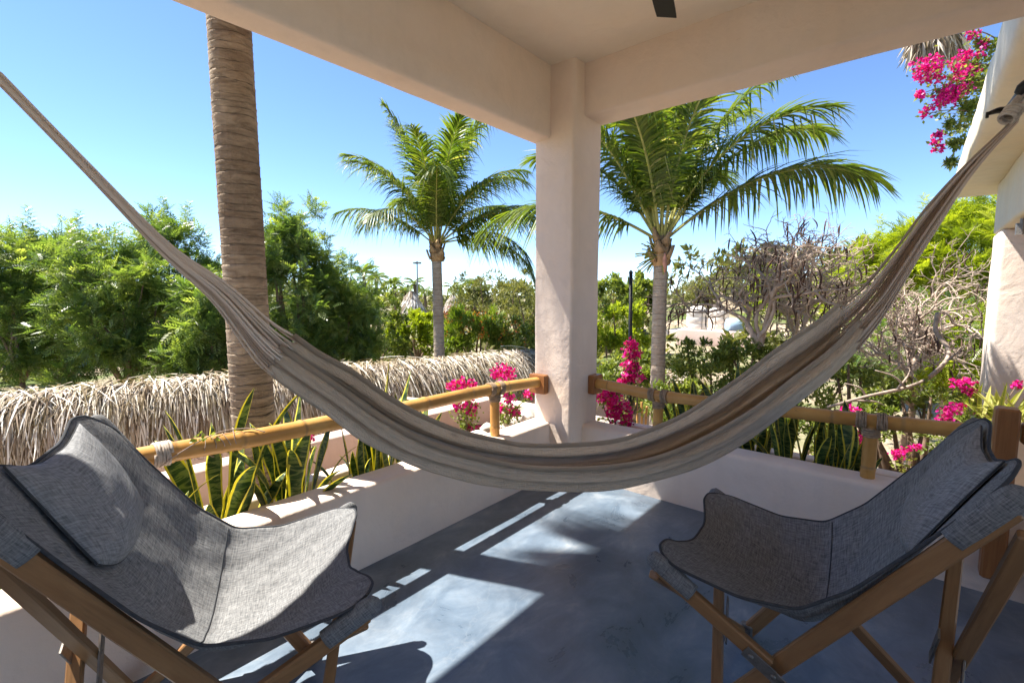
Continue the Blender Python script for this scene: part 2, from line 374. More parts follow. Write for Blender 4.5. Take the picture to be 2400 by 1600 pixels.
# ------------------------------------------------------------------ large structure
def plaster_box(name, lo, hi, mat, bevel=.02, wob=.004, step=.12, parent=None, seg=3):
    """a hand-plastered block: rounded arrises and a slightly wavy surface"""
    lo = np.array(lo, float); hi = np.array(hi, float)
    bm = bmesh.new(); bmesh.ops.create_cube(bm, size=1.0)
    for v in bm.verts:
        for i in range(3): v.co[i] = lo[i] if v.co[i] < 0 else hi[i]
    if bevel > 0: bmesh.ops.bevel(bm, geom=list(bm.edges), offset=bevel, segments=seg, profile=.5, affect='EDGES')
    d = hi-lo
    for ax in range(3):
        n = min(int(d[ax]/step), 40)
        for k in range(1, n):
            p = Vector((0, 0, 0)); p[ax] = lo[ax]+d[ax]*k/n; nn = Vector((0, 0, 0)); nn[ax] = 1
            bmesh.ops.bisect_plane(bm, geom=list(bm.verts)+list(bm.edges)+list(bm.faces), plane_co=p, plane_no=nn)
    if wob:
        for v in bm.verts:
            v.co += mnoise.noise_vector(v.co*2.3)*wob + mnoise.noise_vector(v.co*9.0)*wob*.35
    me = bpy.data.meshes.new(name); bm.to_mesh(me); bm.free()
    for p in me.polygons: p.use_smooth = True
    me.materials.append(mat)
    me.set_sharp_from_angle(angle=R(45))
    return link(name, me, parent)

# ground reaching the horizon, with low undulation
g = MB(); n = 90
xs = np.sign(np.linspace(-1, 1, n))*np.abs(np.linspace(-1, 1, n))**3*2500
X, Y = np.meshgrid(xs+10, xs+10); Z = np.full_like(X, GROUND)
Z += .25*np.sin(X*.11)*np.cos(Y*.13)*(np.hypot(X, Y) > 14)
hill = np.exp(-(((X-62)/26)**2+((Y-4)/22)**2))*6.0
Z += hill
gi = np.arange(n*n).reshape(n, n)
g.add(np.stack([X, Y, Z], -1), np.stack([gi[:-1, :-1], gi[:-1, 1:], gi[1:, 1:], gi[1:, :-1]], -1).reshape(-1, 4))
tag(g.build('ground', M['ground'], smooth=True), 'dry sandy garden ground with patches of green', kind='structure')
def ground_z(x, y):
    z = GROUND + math.exp(-(((x-62)/26)**2+((y-4)/22)**2))*6.0
    return z

WL, WR = 1.94, 2.85         # inner faces of the two low walls
XB, YB = -2.45, -3.1        # back corner of the terrace
fl = plaster_box('terrace_floor', (XB, YB, -.30), (WR, WL, 0), M['floor'], 0, 0)
tag(fl, 'polished blue-grey cement terrace floor', kind='structure')
ce = plaster_box('ceiling', (XB, YB, 2.81), (3.62, 2.72, 2.97), M['ceiling'], .01, .003, .35)
tag(ce, 'flat cream plaster ceiling of the terrace', kind='structure')
base = plaster_box('terrace_base', (XB-.2, YB-.2, GROUND-.3), (3.60, 3.27, -.32), M['plaster'], .02, .004, .8)
tag(base, 'plastered base storey under the terrace', kind='structure')
ex = plaster_box('house_wall', (XB-.18, YB-.2, -.31), (XB, 1.93, 2.80), M['house'], .01, .003, .6)
tag(ex, 'plaster wall of the house behind the terrace', kind='structure')
o = plaster_box('corner_column', (2.71, 1.76, -.31), (3.06, 2.085, 2.90), M['plaster'], .026, .004, .1)
tag(o, 'square blush plaster column at the corner between the two low walls', 'column')
o = plaster_box('roof_beam', (XB, 1.95, 2.345), (2.85, 2.115, 2.88), M['plaster'], .02, .004, .15)
tag(o, 'deeper plaster roof beam running from the column over the bamboo rail and palm trunk', 'beam')
o = plaster_box('roof_beam', (2.83, YB, 2.478), (3.075, 1.90, 2.87), M['plaster'], .02, .004, .15)
tag(o, 'shallower plaster roof beam running from the column over the bare tree and eave', 'beam')
o = plaster_box('low_wall', (XB+.004, WL, -.31), (2.85, 2.115, .395), M['plaster'], .022, .005, .09)
tag(o, 'low plaster wall with sunlit white top below the snake plants and thatch', 'wall')
o = plaster_box('low_wall', (WR, YB+.004, -.31), (3.03, 1.90, .385), M['plaster'], .028, .005, .09)
tag(o, 'low shaded plaster wall behind the dark grey chair, under the bare tree', 'wall')
# support outside the picture that carries the hammock's hook
o = plaster_box('house_pillar', (2.35, -.98, -.31), (2.70, -.62, 2.809), M['plaster'], .03, .004, .2)
tag(o, 'plaster pillar of the house', kind='structure')
o = plaster_box('house_pillar', (-.62, 1.96, .396), (-.30, 2.11, 2.344), M['plaster'], .03, .004, .2)
tag(o, 'plaster pillar on the low wall', kind='structure')

# planters outside the low walls
o = plaster_box('planter_kerb', (XB+.02, 2.46, -.31), (2.45, 2.585, .285), M['plaster'], .02, .006, .12)
tag(o, 'narrow white plaster kerb between snake plants and palm trunk', 'kerb')
o = plaster_box('planter_wall', (XB+.03, 3.10, -.31), (3.58, 3.255, .29), M['pinkwall'], .02, .006, .15)
tag(o, 'outer pink plaster planter wall beyond the snake plants', 'wall')
o = plaster_box('planter_kerb', (3.41, YB+.01, -.31), (3.53, 3.098, .275), M['plaster'], .02, .008, .12)
tag(o, 'narrow plaster kerb beyond the dark snake plants under the bare tree', 'kerb')
def soil(name, lo, hi, label):
    m = MB(); nx = max(3, int((hi[0]-lo[0])/.06)); ny = max(3, int((hi[1]-lo[1])/.06))
    x = np.linspace(lo[0], hi[0], nx); y = np.linspace(lo[1], hi[1], ny); X, Y = np.meshgrid(x, y)
    Z = np.array([[lo[2]+.03*mnoise.noise(Vector((a*4, b*4, 0)))+.012*mnoise.noise(Vector((a*17, b*17, 3))) for a in x] for b in y])
    i = np.arange(nx*ny).reshape(ny, nx)
    m.add(np.stack([X, Y, Z], -1), np.stack([i[:-1, :-1], i[:-1, 1:], i[1:, 1:], i[1:, :-1]], -1).reshape(-1, 4))
    return tag(m.build(name, M['soil'], smooth=True), label, kind='structure')
soil('planter_soil', (XB+.05, 2.10, .21), (3.06, 2.47), 'brown soil of the planter with yellow-edged snake plants')
soil('planter_soil', (XB+.05, 2.58, .06), (3.42, 3.11), 'brown soil around the thick palm trunk')
soil('planter_soil', (3.02, YB+.02, .19), (3.42, 2.0), 'brown soil of the planter with dark snake plants')

# neighbouring house wing on the far side
hw = empty('neighbour_house', (8.8, -1.2, GROUND))
for nm, lo, hi, mt, bv in (('pillar', (8.4, -2.6, GROUND), (9.2, -.73, 2.10), M['house'], .05), ('beam', (3.9, -1.15, 2.102), (9.2, -.73, 2.768), M['cream'], .03),
                           ('eave', (3.7, -2.6, 2.77), (10.2, -.33, 3.20), M['cream'], .07), ('wall', (3.9, -2.9, GROUND), (9.2, -2.602, 2.768), M['house'], .02)):
    child_world(plaster_box(nm, lo, hi, mt, bv, .012, .25), hw)
m = MB(); m.tube([(7.4, -.80, 2.05), (7.4, -.80, 1.93)], .05, 12, 0); m.tube([(7.4, -.80, 2.10), (7.4, -.80, 2.04)], .02, 8, 0)
child_world(m.build('lamp', M['steel']), hw)
tag(hw, 'neighbouring plaster house with thick sunlit eave and a wide pillar', 'house')

# ------------------------------------------------------------------ bamboo railings
def culm(mb, P, r, nodes=.33, sides=14, seed=0):
    rng = np.random.default_rng(seed)
    P = np.asarray(P, float); L = np.linalg.norm(np.diff(P, axis=0), axis=1).sum(); n = int(L/.012)
    Q = spline(P, n); s = np.linspace(0, L, n)
    rr = np.full(n, r); dk = np.zeros(n); x = rng.uniform(.05, nodes)
    while x < L:
        d = np.abs(s-x); rr += r*.10*np.exp(-(d/.010)**2) - r*.07*np.exp(-((s-x-.018)/.006)**2); dk += np.exp(-((s-x-.016)/.006)**2)
        x += nodes*rng.uniform(.75, 1.25)
    V, F = tube_np(Q, rr, sides)
    uv = np.zeros((len(V), 2)); uv[:, 0] = np.arange(len(V)) % sides/sides; uv[:, 1] = np.repeat(s, sides)
    mb.add(V, F, 0, np.clip(np.repeat(dk, sides), 0, 1), uv)
def lashing(mb, c, axis, r, turns, pitch=.0085, rope=.0052, seed=0):
    rng = np.random.default_rng(seed)
    axis = unit(axis); x = unit(np.cross(axis, (0.3, .2, .9))); y = np.cross(axis, x)
    a = np.linspace(0, turns*2*math.pi, turns*16)
    P = np.array(c)+np.outer((a/(2*math.pi)-turns/2)*pitch, axis)+(r+rope*.6)*(np.outer(np.cos(a), x)+np.outer(np.sin(a), y))
    P += np.outer(np.sin(a*1.7+rng.uniform(0, 6))*.0015, axis)
    mb.tube(P, rope, 5)
def railing(name, label, rail_pts, posts, r, blockc, blockd, wraps, seed):
    t = empty(name, (rail_pts[0][0], rail_pts[0][1], 0))
    m = MB(); culm(m, rail_pts, r, .40, 16, seed); child_world(m.build('handrail', M['bamboo'], smooth=True), t)
    Q = spline(np.array(rail_pts, float), 400)
    for i, (x, y, zb) in enumerate(posts):
        j = np.argmin(np.hypot(Q[:, 0]-x, Q[:, 1]-y)); top = Q[j]
        m = MB(); culm(m, [(x, y, zb), (x, y, zb+.1), (top[0], top[1], top[2]-r*.6)], r*.86, .22, 14, seed+i+1)
        child_world(m.build('post', M['bamboo'], smooth=True), t)
        ax = unit(Q[min(j+2, 399)]-Q[max(j-2, 0)])
        for k in (-1, 1):
            m = MB(); lashing(m, top+ax*k*r*1.15, ax, r*1.02, 5, seed=seed+i*7+k); child_world(m.build('lashing', M['rope'], smooth=True), t)
        m = MB(); lashing(m, (top[0], top[1], top[2]-r*1.55), (0, 0, 1), r*.88, 5, seed=seed+i*7+3); child_world(m.build('lashing', M['rope'], smooth=True), t)
    for (c, s_) in wraps:
        j = np.argmin(np.abs(Q[:, s_]-c)); ax = unit(Q[min(j+2, 399)]-Q[max(j-2, 0)])
        m = MB(); lashing(m, Q[j], ax, r*1.02, 6, seed=seed+50); child_world(m.build('lashing', M['palerope'], smooth=True), t)
    m = MB(); m.bar(np.array(blockc)-np.array(blockd)*[0, 0, .5], np.array(blockc)+np.array(blockd)*[0, 0, .5], blockd[0], blockd[1], (0, 1, 0), 0, .006)
    child_world(m.build('mounting_block', M['block']), t)
    return tag(t, label, 'railing')
railing('bamboo_railing', 'bamboo rail tied with rope in front of the snake plants and thatch',
        [(-.9, 2.03, .735), (.1, 2.03, .738), (.47, 2.03, .733), (.8, 2.03, .718), (1.15, 2.03, .712), (1.53, 2.03, .704), (2.0, 2.03, .703), (2.3, 2.03, .698), (2.665, 2.02, .683)],
        [(2.232, 2.03, .388)], .037, (2.685, 2.02, .67), (.05, .14, .135), [(.455, 0)], 11)
railing('bamboo_railing', 'bamboo rail on rope-tied posts in front of the bare tree and dark snake plants',
        [(2.95, -.30, .690), (2.945, .0, .678), (2.94, .155, .674), (2.94, .44, .664), (2.94, .85, .655), (2.94, 1.258, .650), (2.955, 1.55, .664), (2.975, 1.72, .668)],
        [(2.94, 1.24, .378), (2.94, .135, .378)], .036, (2.985, 1.735, .66), (.13, .05, .135), [], 23)
# timber post and rails where the bamboo ends
t = empty('timber_railing', (2.805, -.31, .1))
m = MB(); m.bar((2.805, -.315, .10), (2.805, -.315, .835), .075, .085, (1, 0, 0), 0, .008); child_world(m.build('post', M['block']), t)
for z0, h in ((.735, .085), (.215, .075)):
    m = MB(); m.bar((2.81, -.36, z0), (2.81, -1.4, z0), .05, h); child_world(m.build('rail', M['block']), t)
tag(t, 'square brown timber post with rails beside the dark grey chair back', 'railing')
# withered climber caught on the rail
rng = np.random.default_rng(5)
t = empty('dried_tendril', (.62, 2.03, .76))
m = MB()
m.tube(spline([(.44, 1.985, .70), (.50, 1.985, .735), (.58, 1.995, .765), (.66, 2.03, .772), (.75, 2.02, .765), (.80, 1.99, .745)], 24), .0022, 5)
for k in range(5):
    x = .58+.03*k; a = np.linspace(0, 5.0, 20); m.tube(np.stack([x+.012*np.sin(a*1.3+k), 2.03-.041*np.cos(a), .722+.041*np.sin(a)], -1), .0015, 4)
child_world(m.build('stem', M['palebark'], smooth=True), t)
m = MB()
for k in range(26):
    p = np.array([rng.normal(.585, .025), rng.normal(1.99, .012), rng.normal(.772, .012)]); d = unit(rng.normal(size=3)); u = unit(np.cross(d, rng.normal(size=3)))*.35
    l = rng.uniform(.012, .024); m.add([p, p+(d*.5+u)*l, p+d*l, p+(d*.5-u)*l], np.array([[0, 1, 2, 3]]), 0, rng.uniform(.2, 1))
child_world(m.build('leaves', M['broad']), t)
tag(t, 'small withered vine tendril twisted round the bamboo rail by the thick palm trunk', 'vine')

# ------------------------------------------------------------------ ceiling fan
p1 = on_plane(1507, 47, 2, 2.52); p2 = on_plane(1556, 30, 2, 2.52); p3 = on_plane(1492, 0, 2, 2.52); p4 = on_plane(1553, 0, 2, 2.52)
tip = (p1+p2)/2; inn = (p3+p4)/2; fd = unit((tip-inn)*[1, 1, 0]); wid = np.linalg.norm(p1-p2)
hub = tip-fd*.66; side = np.array([-fd[1], fd[0], 0])
fan = empty('ceiling_fan', (hub[0], hub[1], 2.52))
for k, an in enumerate((0, R(120), R(240))):
    c, s = math.cos(an), math.sin(an); fd2 = np.array([fd[0]*c-fd[1]*s, fd[0]*s+fd[1]*c, 0]); sd2 = np.array([-fd2[1], fd2[0], 0])
    m = MB(); w = wid*.92; V = []
    for (e, ww) in ((.13, .6), (.22, 1.0), (.60, 1.0), (.66, .97)):
        for sgn in (-1, 1):
            for dz in (-.004, .004): V.append(hub*[1, 1, 0]+fd2*e+sd2*sgn*w*ww/2+np.array([0, 0, 2.52+dz+sgn*.012]))
    F = []
    for i in range(3):
        a = i*4; F += [[a, a+2, a+6, a+4], [a+1, a+5, a+7, a+3], [a, a+4, a+5, a+1], [a+2, a+3, a+7, a+6]]
    F += [[0, 1, 3, 2], [12, 14, 15, 13]]
    m.add(V, np.array(F)); child_world(m.build('blade', M['fanblack']), fan)
m = MB(); m.tube([(hub[0], hub[1], 2.44), (hub[0], hub[1], 2.46), (hub[0], hub[1], 2.58), (hub[0], hub[1], 2.62)], [.06, .11, .11, .05], 20); child_world(m.build('motor_housing', M['fanblack'], smooth=True), fan)
m = MB(); m.tube([(hub[0], hub[1], 2.6), (hub[0], hub[1], 2.812)], .012, 10); child_world(m.build('down_rod', M['fanblack'], smooth=True), fan)
tag(fan, 'black ceiling fan with one blade showing under the ceiling', 'fan')

# ------------------------------------------------------------------ folding canvas chairs
WF, WB, DP, HB, HF = .649, .663, .747, .947, .496
def canvas_point(u, v):
    """u across -1..1, v 0 front .. 1 back, in the chair's frame"""
    cv = np.array([0, .14, .30, .44, .58, .76, .90, 1.0])
    cx = np.array([.345, .238, .11, -.02, -.115, -.225, -.305, -.365]); cz = np.array([.462, .402, .356, .342, .42, .605, .765, .895])
    ex = np.array([.405, .285, .14, .0, -.11, -.24, -.325, -.385]); ez = np.array([.512, .487, .466, .487, .585, .76, .885, .958])
    ey = np.array([.325, .318, .310, .305, .307, .316, .325, .332])
    f = lambda y: np.interp(v, cv, y)
    a = np.abs(u)
    e_ = np.abs(2*v-1)**3; sm = np.clip((a-.12)/.74, 0, 1); sm = sm*sm*(3-2*sm)
    k = a**2.0*(1-e_)+sm*e_
    x = f(cx)+(f(ex)-f(cx))*(a**2.4*(1-e_)+sm*e_); z = f(cz)+(f(ez)-f(cz))*k; y = f(ey)*u*(1+.0*a)
    return np.stack([x, y, z], -1)
def smooth_rows(V, it=3):
    for _ in range(it):
        W = V.copy(); W[1:-1] = (V[:-2]+2*V[1:-1]+V[2:])/4; V = W
    return V
def make_chair(loc, yaw, label, seed, tones):
    rng = np.random.default_rng(seed)
    t = empty('folding_chair', loc, yaw)
    NU, NV = 61, 91
    U, Vv = np.meshgrid(np.linspace(-1, 1, NU), np.linspace(0, 1, NV))
    # rounded corners of the cloth
    su, sv = U.copy(), Vv*2-1
    rad = .40
    rad = np.where(sv < 0, .42, .46)
    du = np.clip((np.abs(su)-(1-rad))/rad, 0, None); dv = np.clip((np.abs(sv)-(1-rad*.62))/(rad*.62), 0, None)
    mx = np.maximum(du, dv); hy = np.hypot(du, dv)+1e-9; k = np.where((du > 0) & (dv > 0), mx/hy, 1.0)
    su2 = np.where((du > 0) & (dv > 0), np.sign(su)*((1-rad)+du*k*rad), su); sv2 = np.where((du > 0) & (dv > 0), np.sign(sv)*((1-rad*.62)+dv*k*rad*.62), sv)
    G = canvas_point(su2, (sv2+1)/2)
    G = smooth_rows(G, 4)
    # creases and sag folds radiating from the tips
    for i in range(NV):
        for j in range(NU):
            p = G[i, j]; q = Vector((p[0]*5+seed, p[1]*5, p[2]*2)); w = 1-abs(U[i, j])**6
            G[i, j, 2] += w*(.010*mnoise.noise(q)+.006*mnoise.noise(q*2.7)+.0045*math.sin(18*(abs(U[i, j])*1.4+Vv[i, j])+2*mnoise.noise(q))*abs(U[i, j])*(1-abs(Vv[i, j]-.45)))
    # thickness: a second layer below
    N = np.cross(np.gradient(G, axis=1), np.gradient(G, axis=0)); N /= np.linalg.norm(N, axis=-1, keepdims=True)+1e-9
    N *= np.sign(N[..., 2:3]+1e-6)
    Lw = G-N*.005
    idx = np.arange(NU*NV).reshape(NV, NU); q = lambda a: np.stack([a[:-1, :-1], a[:-1, 1:], a[1:, 1:], a[1:, :-1]], -1).reshape(-1, 4)
    Fm = [q(idx), q(idx+NU*NV)[:, ::-1]]
    ring = np.concatenate([idx[0, :], idx[1:, -1], idx[-1, -2::-1], idx[-2:0:-1, 0]]); r2 = np.roll(ring, -1)
    Fm.append(np.stack([ring, r2, r2+NU*NV, ring+NU*NV], -1)[:, ::-1])
    uv = np.stack([np.tile(U.ravel()*.33, 2), np.tile(Vv.ravel()*1.0, 2)], -1)
    me = np_mesh('canvas_seat', np.concatenate([G.reshape(-1, 3), Lw.reshape(-1, 3)]), [np.concatenate(Fm)], [M[tones[0]]], True, None, uv)
    cloth = link('canvas_seat', me, t)
    m = MB(); P = (G.reshape(-1, 3)+Lw.reshape(-1, 3))[ring]/2; P = np.vstack([P, P[:1]]); m.tube(P, .0042, 6, cap=False); m.build('piping', M['piping'], cloth, True)
    i0 = int(NV*.47); m = MB(); m.tube(G[i0, 1:-1]+N[i0, 1:-1]*.0005, .0019, 5); m.build('seam', M['piping'], cloth, True)
    # pillow hung over the back
    n1 = 25; a, b_ = np.meshgrid(np.linspace(-1, 1, n1), np.linspace(-1, 1, n1))
    pu, pv = a*.60*(1-.05*b_**2), .875+b_*.120*(1-.06*a**2)
    S0 = canvas_point(pu, pv); dU = canvas_point(pu+.01, pv)-canvas_point(pu-.01, pv); dV = canvas_point(pu, pv+.005)-canvas_point(pu, pv-.005)
    nn = np.cross(dU, dV); nn /= np.linalg.norm(nn, axis=-1, keepdims=True); nn *= np.sign(nn[..., :1]+1e-9); nn = smooth_rows(nn, 4); nn /= np.linalg.norm(nn, axis=-1, keepdims=True)
    th = .046*((1-np.abs(a)**2.4)*(1-np.abs(b_)**2.4))**.6+.004
    top = S0+nn*(th+.010)[..., None]; bot = S0+nn*.007
    wr = np.array([[mnoise.noise(Vector((x*2.5+seed, y*2.5, 1)))*.008 for x in np.linspace(-1, 1, n1)] for y in np.linspace(-1, 1, n1)])
    top += (wr*(1-np.abs(a)**4)*(1-np.abs(b_)**4))[..., None]*nn
    i2 = np.arange(n1*n1).reshape(n1, n1); ring = np.concatenate([i2[0, :], i2[1:, -1], i2[-1, -2::-1], i2[-2:0:-1, 0]]); r2 = np.roll(ring, -1); o_ = n1*n1
    uv = np.stack([np.tile(a.ravel()*.19, 2), np.tile(b_.ravel()*.13, 2)], -1)
    me = np_mesh('pillow', np.concatenate([top.reshape(-1, 3), bot.reshape(-1, 3)]), [np.concatenate([q(i2), q(i2+o_)[:, ::-1], np.stack([ring, r2, r2+o_, ring+o_], -1)[:, ::-1]])], [M[tones[1]]], True, None, uv)
    pil = link('pillow', me, t)
    m = MB(); P = (top.reshape(-1, 3)+bot.reshape(-1, 3))[ring]/2; m.tube(np.vstack([P, P[:1]]), .0022, 5, cap=False); m.build('piping', M['piping'], pil, True)
    # frame
    ff, rf = .22, -.30; w = .22
    bw, bh = .026, .046
    for s in (1, -1):
        BT = np.array([-DP/2+.012, s*(WB/2+.0), HB-.072]); FT = np.array([DP/2-.004, s*(WF/2-.014), HF-.030]); Ff = np.array([ff, s*w, .012]); Rf = np.array([rf, s*w, .012]); oFf = Ff*[1, -1, 1]; oRf = Rf*[1, -1, 1]
        m = MB(); m.bar(BT, Ff, bw, bh); m.build('side_rail', M['teak'], t)
        J = BT+(Ff-BT)*.70; J2 = J+np.array([0, s*.030, 0])
        for T0, T1, ln in ((BT, Ff, .14), (FT, J2, .12)):        # folded cloth pockets take the ends of the rails
            ax = unit(T1-T0); s_ = np.concatenate([[-.036, -.026], np.linspace(-.008, ln, 7)]); P = T0+np.outer(s_, ax)+np.array([0, 0, .012])
            rr = np.array([.010, .026, .030, .032, .032, .032, .032, .031, .031]); V, F = tube_np(P, rr, 12)
            c = np.repeat(P, 12, axis=0); V = c+(V-c)*np.array([1, .60, 1.0])
            uvp = np.zeros((len(V), 2)); uvp[:, 0] = np.abs(np.arange(len(V)) % 12-6)/12*.25; uvp[:, 1] = np.arange(len(V))//12*.025
            mp = MB(); mp.add(V, F, 0, .5, uvp); mp.build('pocket', M[tones[0]], cloth, True)
        m = MB(); m.bar(FT, J2+unit(FT-J2)*.015+np.array([0, 0, .008]), bw, bh*.92); m.build('seat_rail', M['teak'], t)
        Jl = J2+np.array([-.055, 0, -.035])
        m = MB(); m.bar(Jl, Rf+np.array([0, s*.012, 0]), bw*.9, bh*.8); m.build('leg', M['teak'], t)
        m = MB(); e = np.array([0, s*.018, 0]); u1 = unit(FT-J2); u2 = unit(Rf-Jl)
        m.bar(J2+u1*.085+e, J2+e*1.02, .005, .034, (0, 0, 1)); m.bar(J2+e*1.1, Jl+u2*.085+e*1.1, .0052, .033, (0, 0, 1))
        pl = m.build('hinge_plate', M['steel'], t)
        for pt in (J2+u1*.065, J2, Jl+u2*.06):
            m = MB(); m.tube([pt+e*1.0, pt+e*1.35, pt+e*1.45], [.0075, .0075, .004], 10); m.build('rivet', M['steel'], pl, True)
        oy = np.array([s*.014, 0, 0])
        m = MB(); m.bar(FT+np.array([.0, 0, -.03])+oy, oFf+oy, bw*.95, bh*.75, (1, 0, 0)); m.build('leg', M['teak'], t)
        m = MB(); m.bar(BT+np.array([-.01, 0, -.05])-oy*1.2, oRf-oy*1.2, bw*.95, bh*.75, (1, 0, 0)); m.build('leg', M['teak'], t)
        for P0 in (Ff, Rf):
            m = MB(); m.bar(P0+np.array([0, 0, -.010]), P0+np.array([0, 0, .035]), .036, .045, (1, 0, 0)); m.build('foot_hinge', M['steel'], t)
    # crossing brackets front and back
    for (A, B) in ((np.array([DP/2-.03, WF/2, HF-.055]), np.array([ff, -w, .0])), (np.array([-DP/2+.02, WB/2, HB-.095]), np.array([rf, -w, .0]))):
        k = A[1]/(A[1]-B[1]); c = A+(B-A)*k
        m = MB()
        for s in (1, -1):
            dirn = unit((B-A)*[1, s, 1]); off = np.array([s*.030, 0, 0])
            m.bar(c-dirn*.075+off, c+dirn*.075+off, .03, .005, (1, 0, 0))
        br = m.build('cross_bracket', M['steel'], t)
        m = MB(); m.tube([c+[-.034, 0, 0], c+[.034, 0, 0]], .006, 8); m.build('rivet', M['steel'], br)
    return tag(t, label, 'chair', 'folding canvas chairs on the terrace')
make_chair((.463, 1.495, 0), R(-26.3), 'sunlit grey canvas folding chair beside the snake plants and yellow bamboo rail', 3, ('canvas', 'pillowcloth'))
make_chair((1.677, .195, 0), R(91.3), 'shaded dark grey canvas folding chair beside the square timber post', 8, ('canvas', 'pillowcloth'))

# ------------------------------------------------------------------ hammock
hA = np.array([-.25, 1.95]); hB = np.array([2.65, -.30]); hu = unit(hB-hA); hn = np.array([-hu[1], hu[0]])
hperp = np.array([hn[0], hn[1], 0.0]);
if hperp @ (CAM-np.array([*hA, 0])) < 0: hperp = -hperp          # towards the terrace
def on_hammock(x, y):
    v = FW + RT*((x*K-1200)/FOCAL_PX) - UP*((y*K-800)/FOCAL_PX)
    return CAM + v*(((hA-CAM[:2])@hn)/(v[:2]@hn))
UPE = [(0, 165), (210, 375), (400, 560), (540, 655), (640, 745), (700, 792), (800, 850), (900, 920), (1000, 975), (1120, 1012), (1240, 1030), (1400, 1025), (1500, 1000), (1600, 955), (1700, 890), (1800, 815), (1900, 740), (1985, 660), (2060, 570), (2140, 470), (2230, 370), (2335, 262)]
LOE = [(0, 197), (195, 402), (378, 600), (500, 715), (590, 830), (640, 882), (745, 955), (850, 1027), (950, 1072), (1080, 1107), (1200, 1125), (1345, 1128), (1460, 1112), (1575, 1080), (1690, 1025), (1790, 955), (1890, 880), (1985, 785), (2045, 690), (2112, 575), (2215, 420), (2345, 278)]
top_ = spline(np.array([on_hammock(*p) for p in UPE]), 320); low_ = spline(np.array([on_hammock(*p) for p in LOE]), 320)
cen = (top_+low_)/2; half = (top_-low_)/2
# carry the left arm on to its own hook outside the picture
ext = np.array([cen[0]+(np.array([-.30, 1.99, 2.16])-cen[0])*k for k in np.linspace(1, 0, 30, endpoint=False)])
i_l = int(np.argmin(np.linalg.norm(cen-(on_hammock(700, 792)+on_hammock(640, 882))/2, axis=1)))
i_r = int(np.argmin(np.linalg.norm(cen-(on_hammock(1960, 720)+on_hammock(1935, 855))/2, axis=1)))
ham = empty('hammock', (float(cen[160][0]), float(cen[160][1]), float(cen[160][2])))
NT = 97
tt = np.linspace(0, 1, NT)
def section(i, k):
    """cross-section of the cloth at sample i, k 0..1 along the cloth"""
    hh = np.linalg.norm(half[i])*.94; hv = half[i]/np.linalg.norm(half[i])
    th = R(-128)+tt*R(128+96)
    op = .42+.26*math.sin(math.pi*k)**.8
    fold = 1+.21*np.cos(9.0*th+1.1*math.sin(k*3.0)+.9)+.07*np.cos(21*th+3*math.sin(2.2*k))
    f = -np.cos(th)*fold; d = np.sin(th)*fold
    f = (f+.2)/1.2
    fmin, fmax = f.min(), f.max(); f = (f-fmin)/(fmax-fmin)*2-1
    return cen[i]+np.outer(f*hh, hv)+np.outer(d*hh*1.05*op, hperp)
rows = [section(i, (i-i_l)/(i_r-i_l)) for i in range(i_l, i_r+1)]
Gh = np.array(rows)
rng = np.random.default_rng(4)
for a in range(Gh.shape[0]):
    for b in range(0, NT):
        p = Gh[a, b]; Gh[a, b] += hperp*.006*mnoise.noise(Vector((a*.05, b*.11, 2)))+np.array([0, 0, .005*mnoise.noise(Vector((a*.06, b*.13, 7)))])
tg0 = unit(cen[i_l-6]-cen[i_l]); tg1 = unit(cen[i_r+6]-cen[i_r])          # ragged ends where the cloth runs out into cords
for b in range(NT):
    j0 = .045*(.5+mnoise.noise(Vector((b*.35, 1, 0))))+.020*rng.random(); j1 = .045*(.5+mnoise.noise(Vector((b*.35, 9, 0))))+.020*rng.random()
    for a in range(4): Gh[a, b] += tg0*j0*(1-a/4); Gh[-1-a, b] += tg1*j1*(1-a/4)
sh = Gh.shape[0]; idx = np.arange(sh*NT).reshape(sh, NT)
N = np.cross(np.gradient(Gh, axis=1), np.gradient(Gh, axis=0)); N /= np.linalg.norm(N, axis=-1, keepdims=True)+1e-9
Gb = Gh+N*.004
q = lambda a: np.stack([a[:-1, :-1], a[:-1, 1:], a[1:, 1:], a[1:, :-1]], -1).reshape(-1, 4)
ring = np.concatenate([idx[0, :], idx[1:, -1], idx[-1, -2::-1], idx[-2:0:-1, 0]]); r2 = np.roll(ring, -1); o_ = sh*NT
SS, TT = np.meshgrid(np.linspace(0, 2, sh), tt, indexing='ij')
uv = np.stack([np.tile(TT.ravel()*.9, 2), np.tile(SS.ravel(), 2)], -1)
me = np_mesh('cloth', np.concatenate([Gh.reshape(-1, 3), Gb.reshape(-1, 3)]), [np.concatenate([q(idx), q(idx+o_)[:, ::-1], np.stack([ring, r2, r2+o_, ring+o_], -1)[:, ::-1]])], [M['hammock']], True, None, uv)
child_world(link('cloth', me), ham)
for nm, e in (('edge', 0), ('edge', NT-1)):
    m = MB(); m.tube(Gh[:, e], .008, 7); child_world(m.build('edge_cord', M['hammock'], smooth=True), ham)
def cord_arm(path_c, path_half, start_row, n, name, hook):
    """cords fan in from the cloth's end to the hook"""
    m = MB(); L = len(path_c)
    for c in range(n):
        t_ = int(round(c/(n-1)*(NT-1))); p0 = start_row[t_]; off0 = p0-path_c[0]; hh0 = np.linalg.norm(path_half[0])
        P = []
        jit = rng.normal(size=3)*.002
        for i in range(0, L, max(1, L//26)):
            k = i/(L-1); sc = np.linalg.norm(path_half[i])/hh0
            P.append(path_c[i]+off0*sc*(.98-.34*min(1, k*2.2))+jit*math.sin(math.pi*min(1, k*2))*min(1, sc*1.5))
        P.append(hook+off0*.03)
        P = np.array(P)
        m.tube(P, np.linspace(.0030, .0042, len(P)), 5, a=rng.uniform(0, 1))
    child_world(m.build(name, M['cord'], smooth=True), ham)
hook_r = on_hammock(2340, 238)
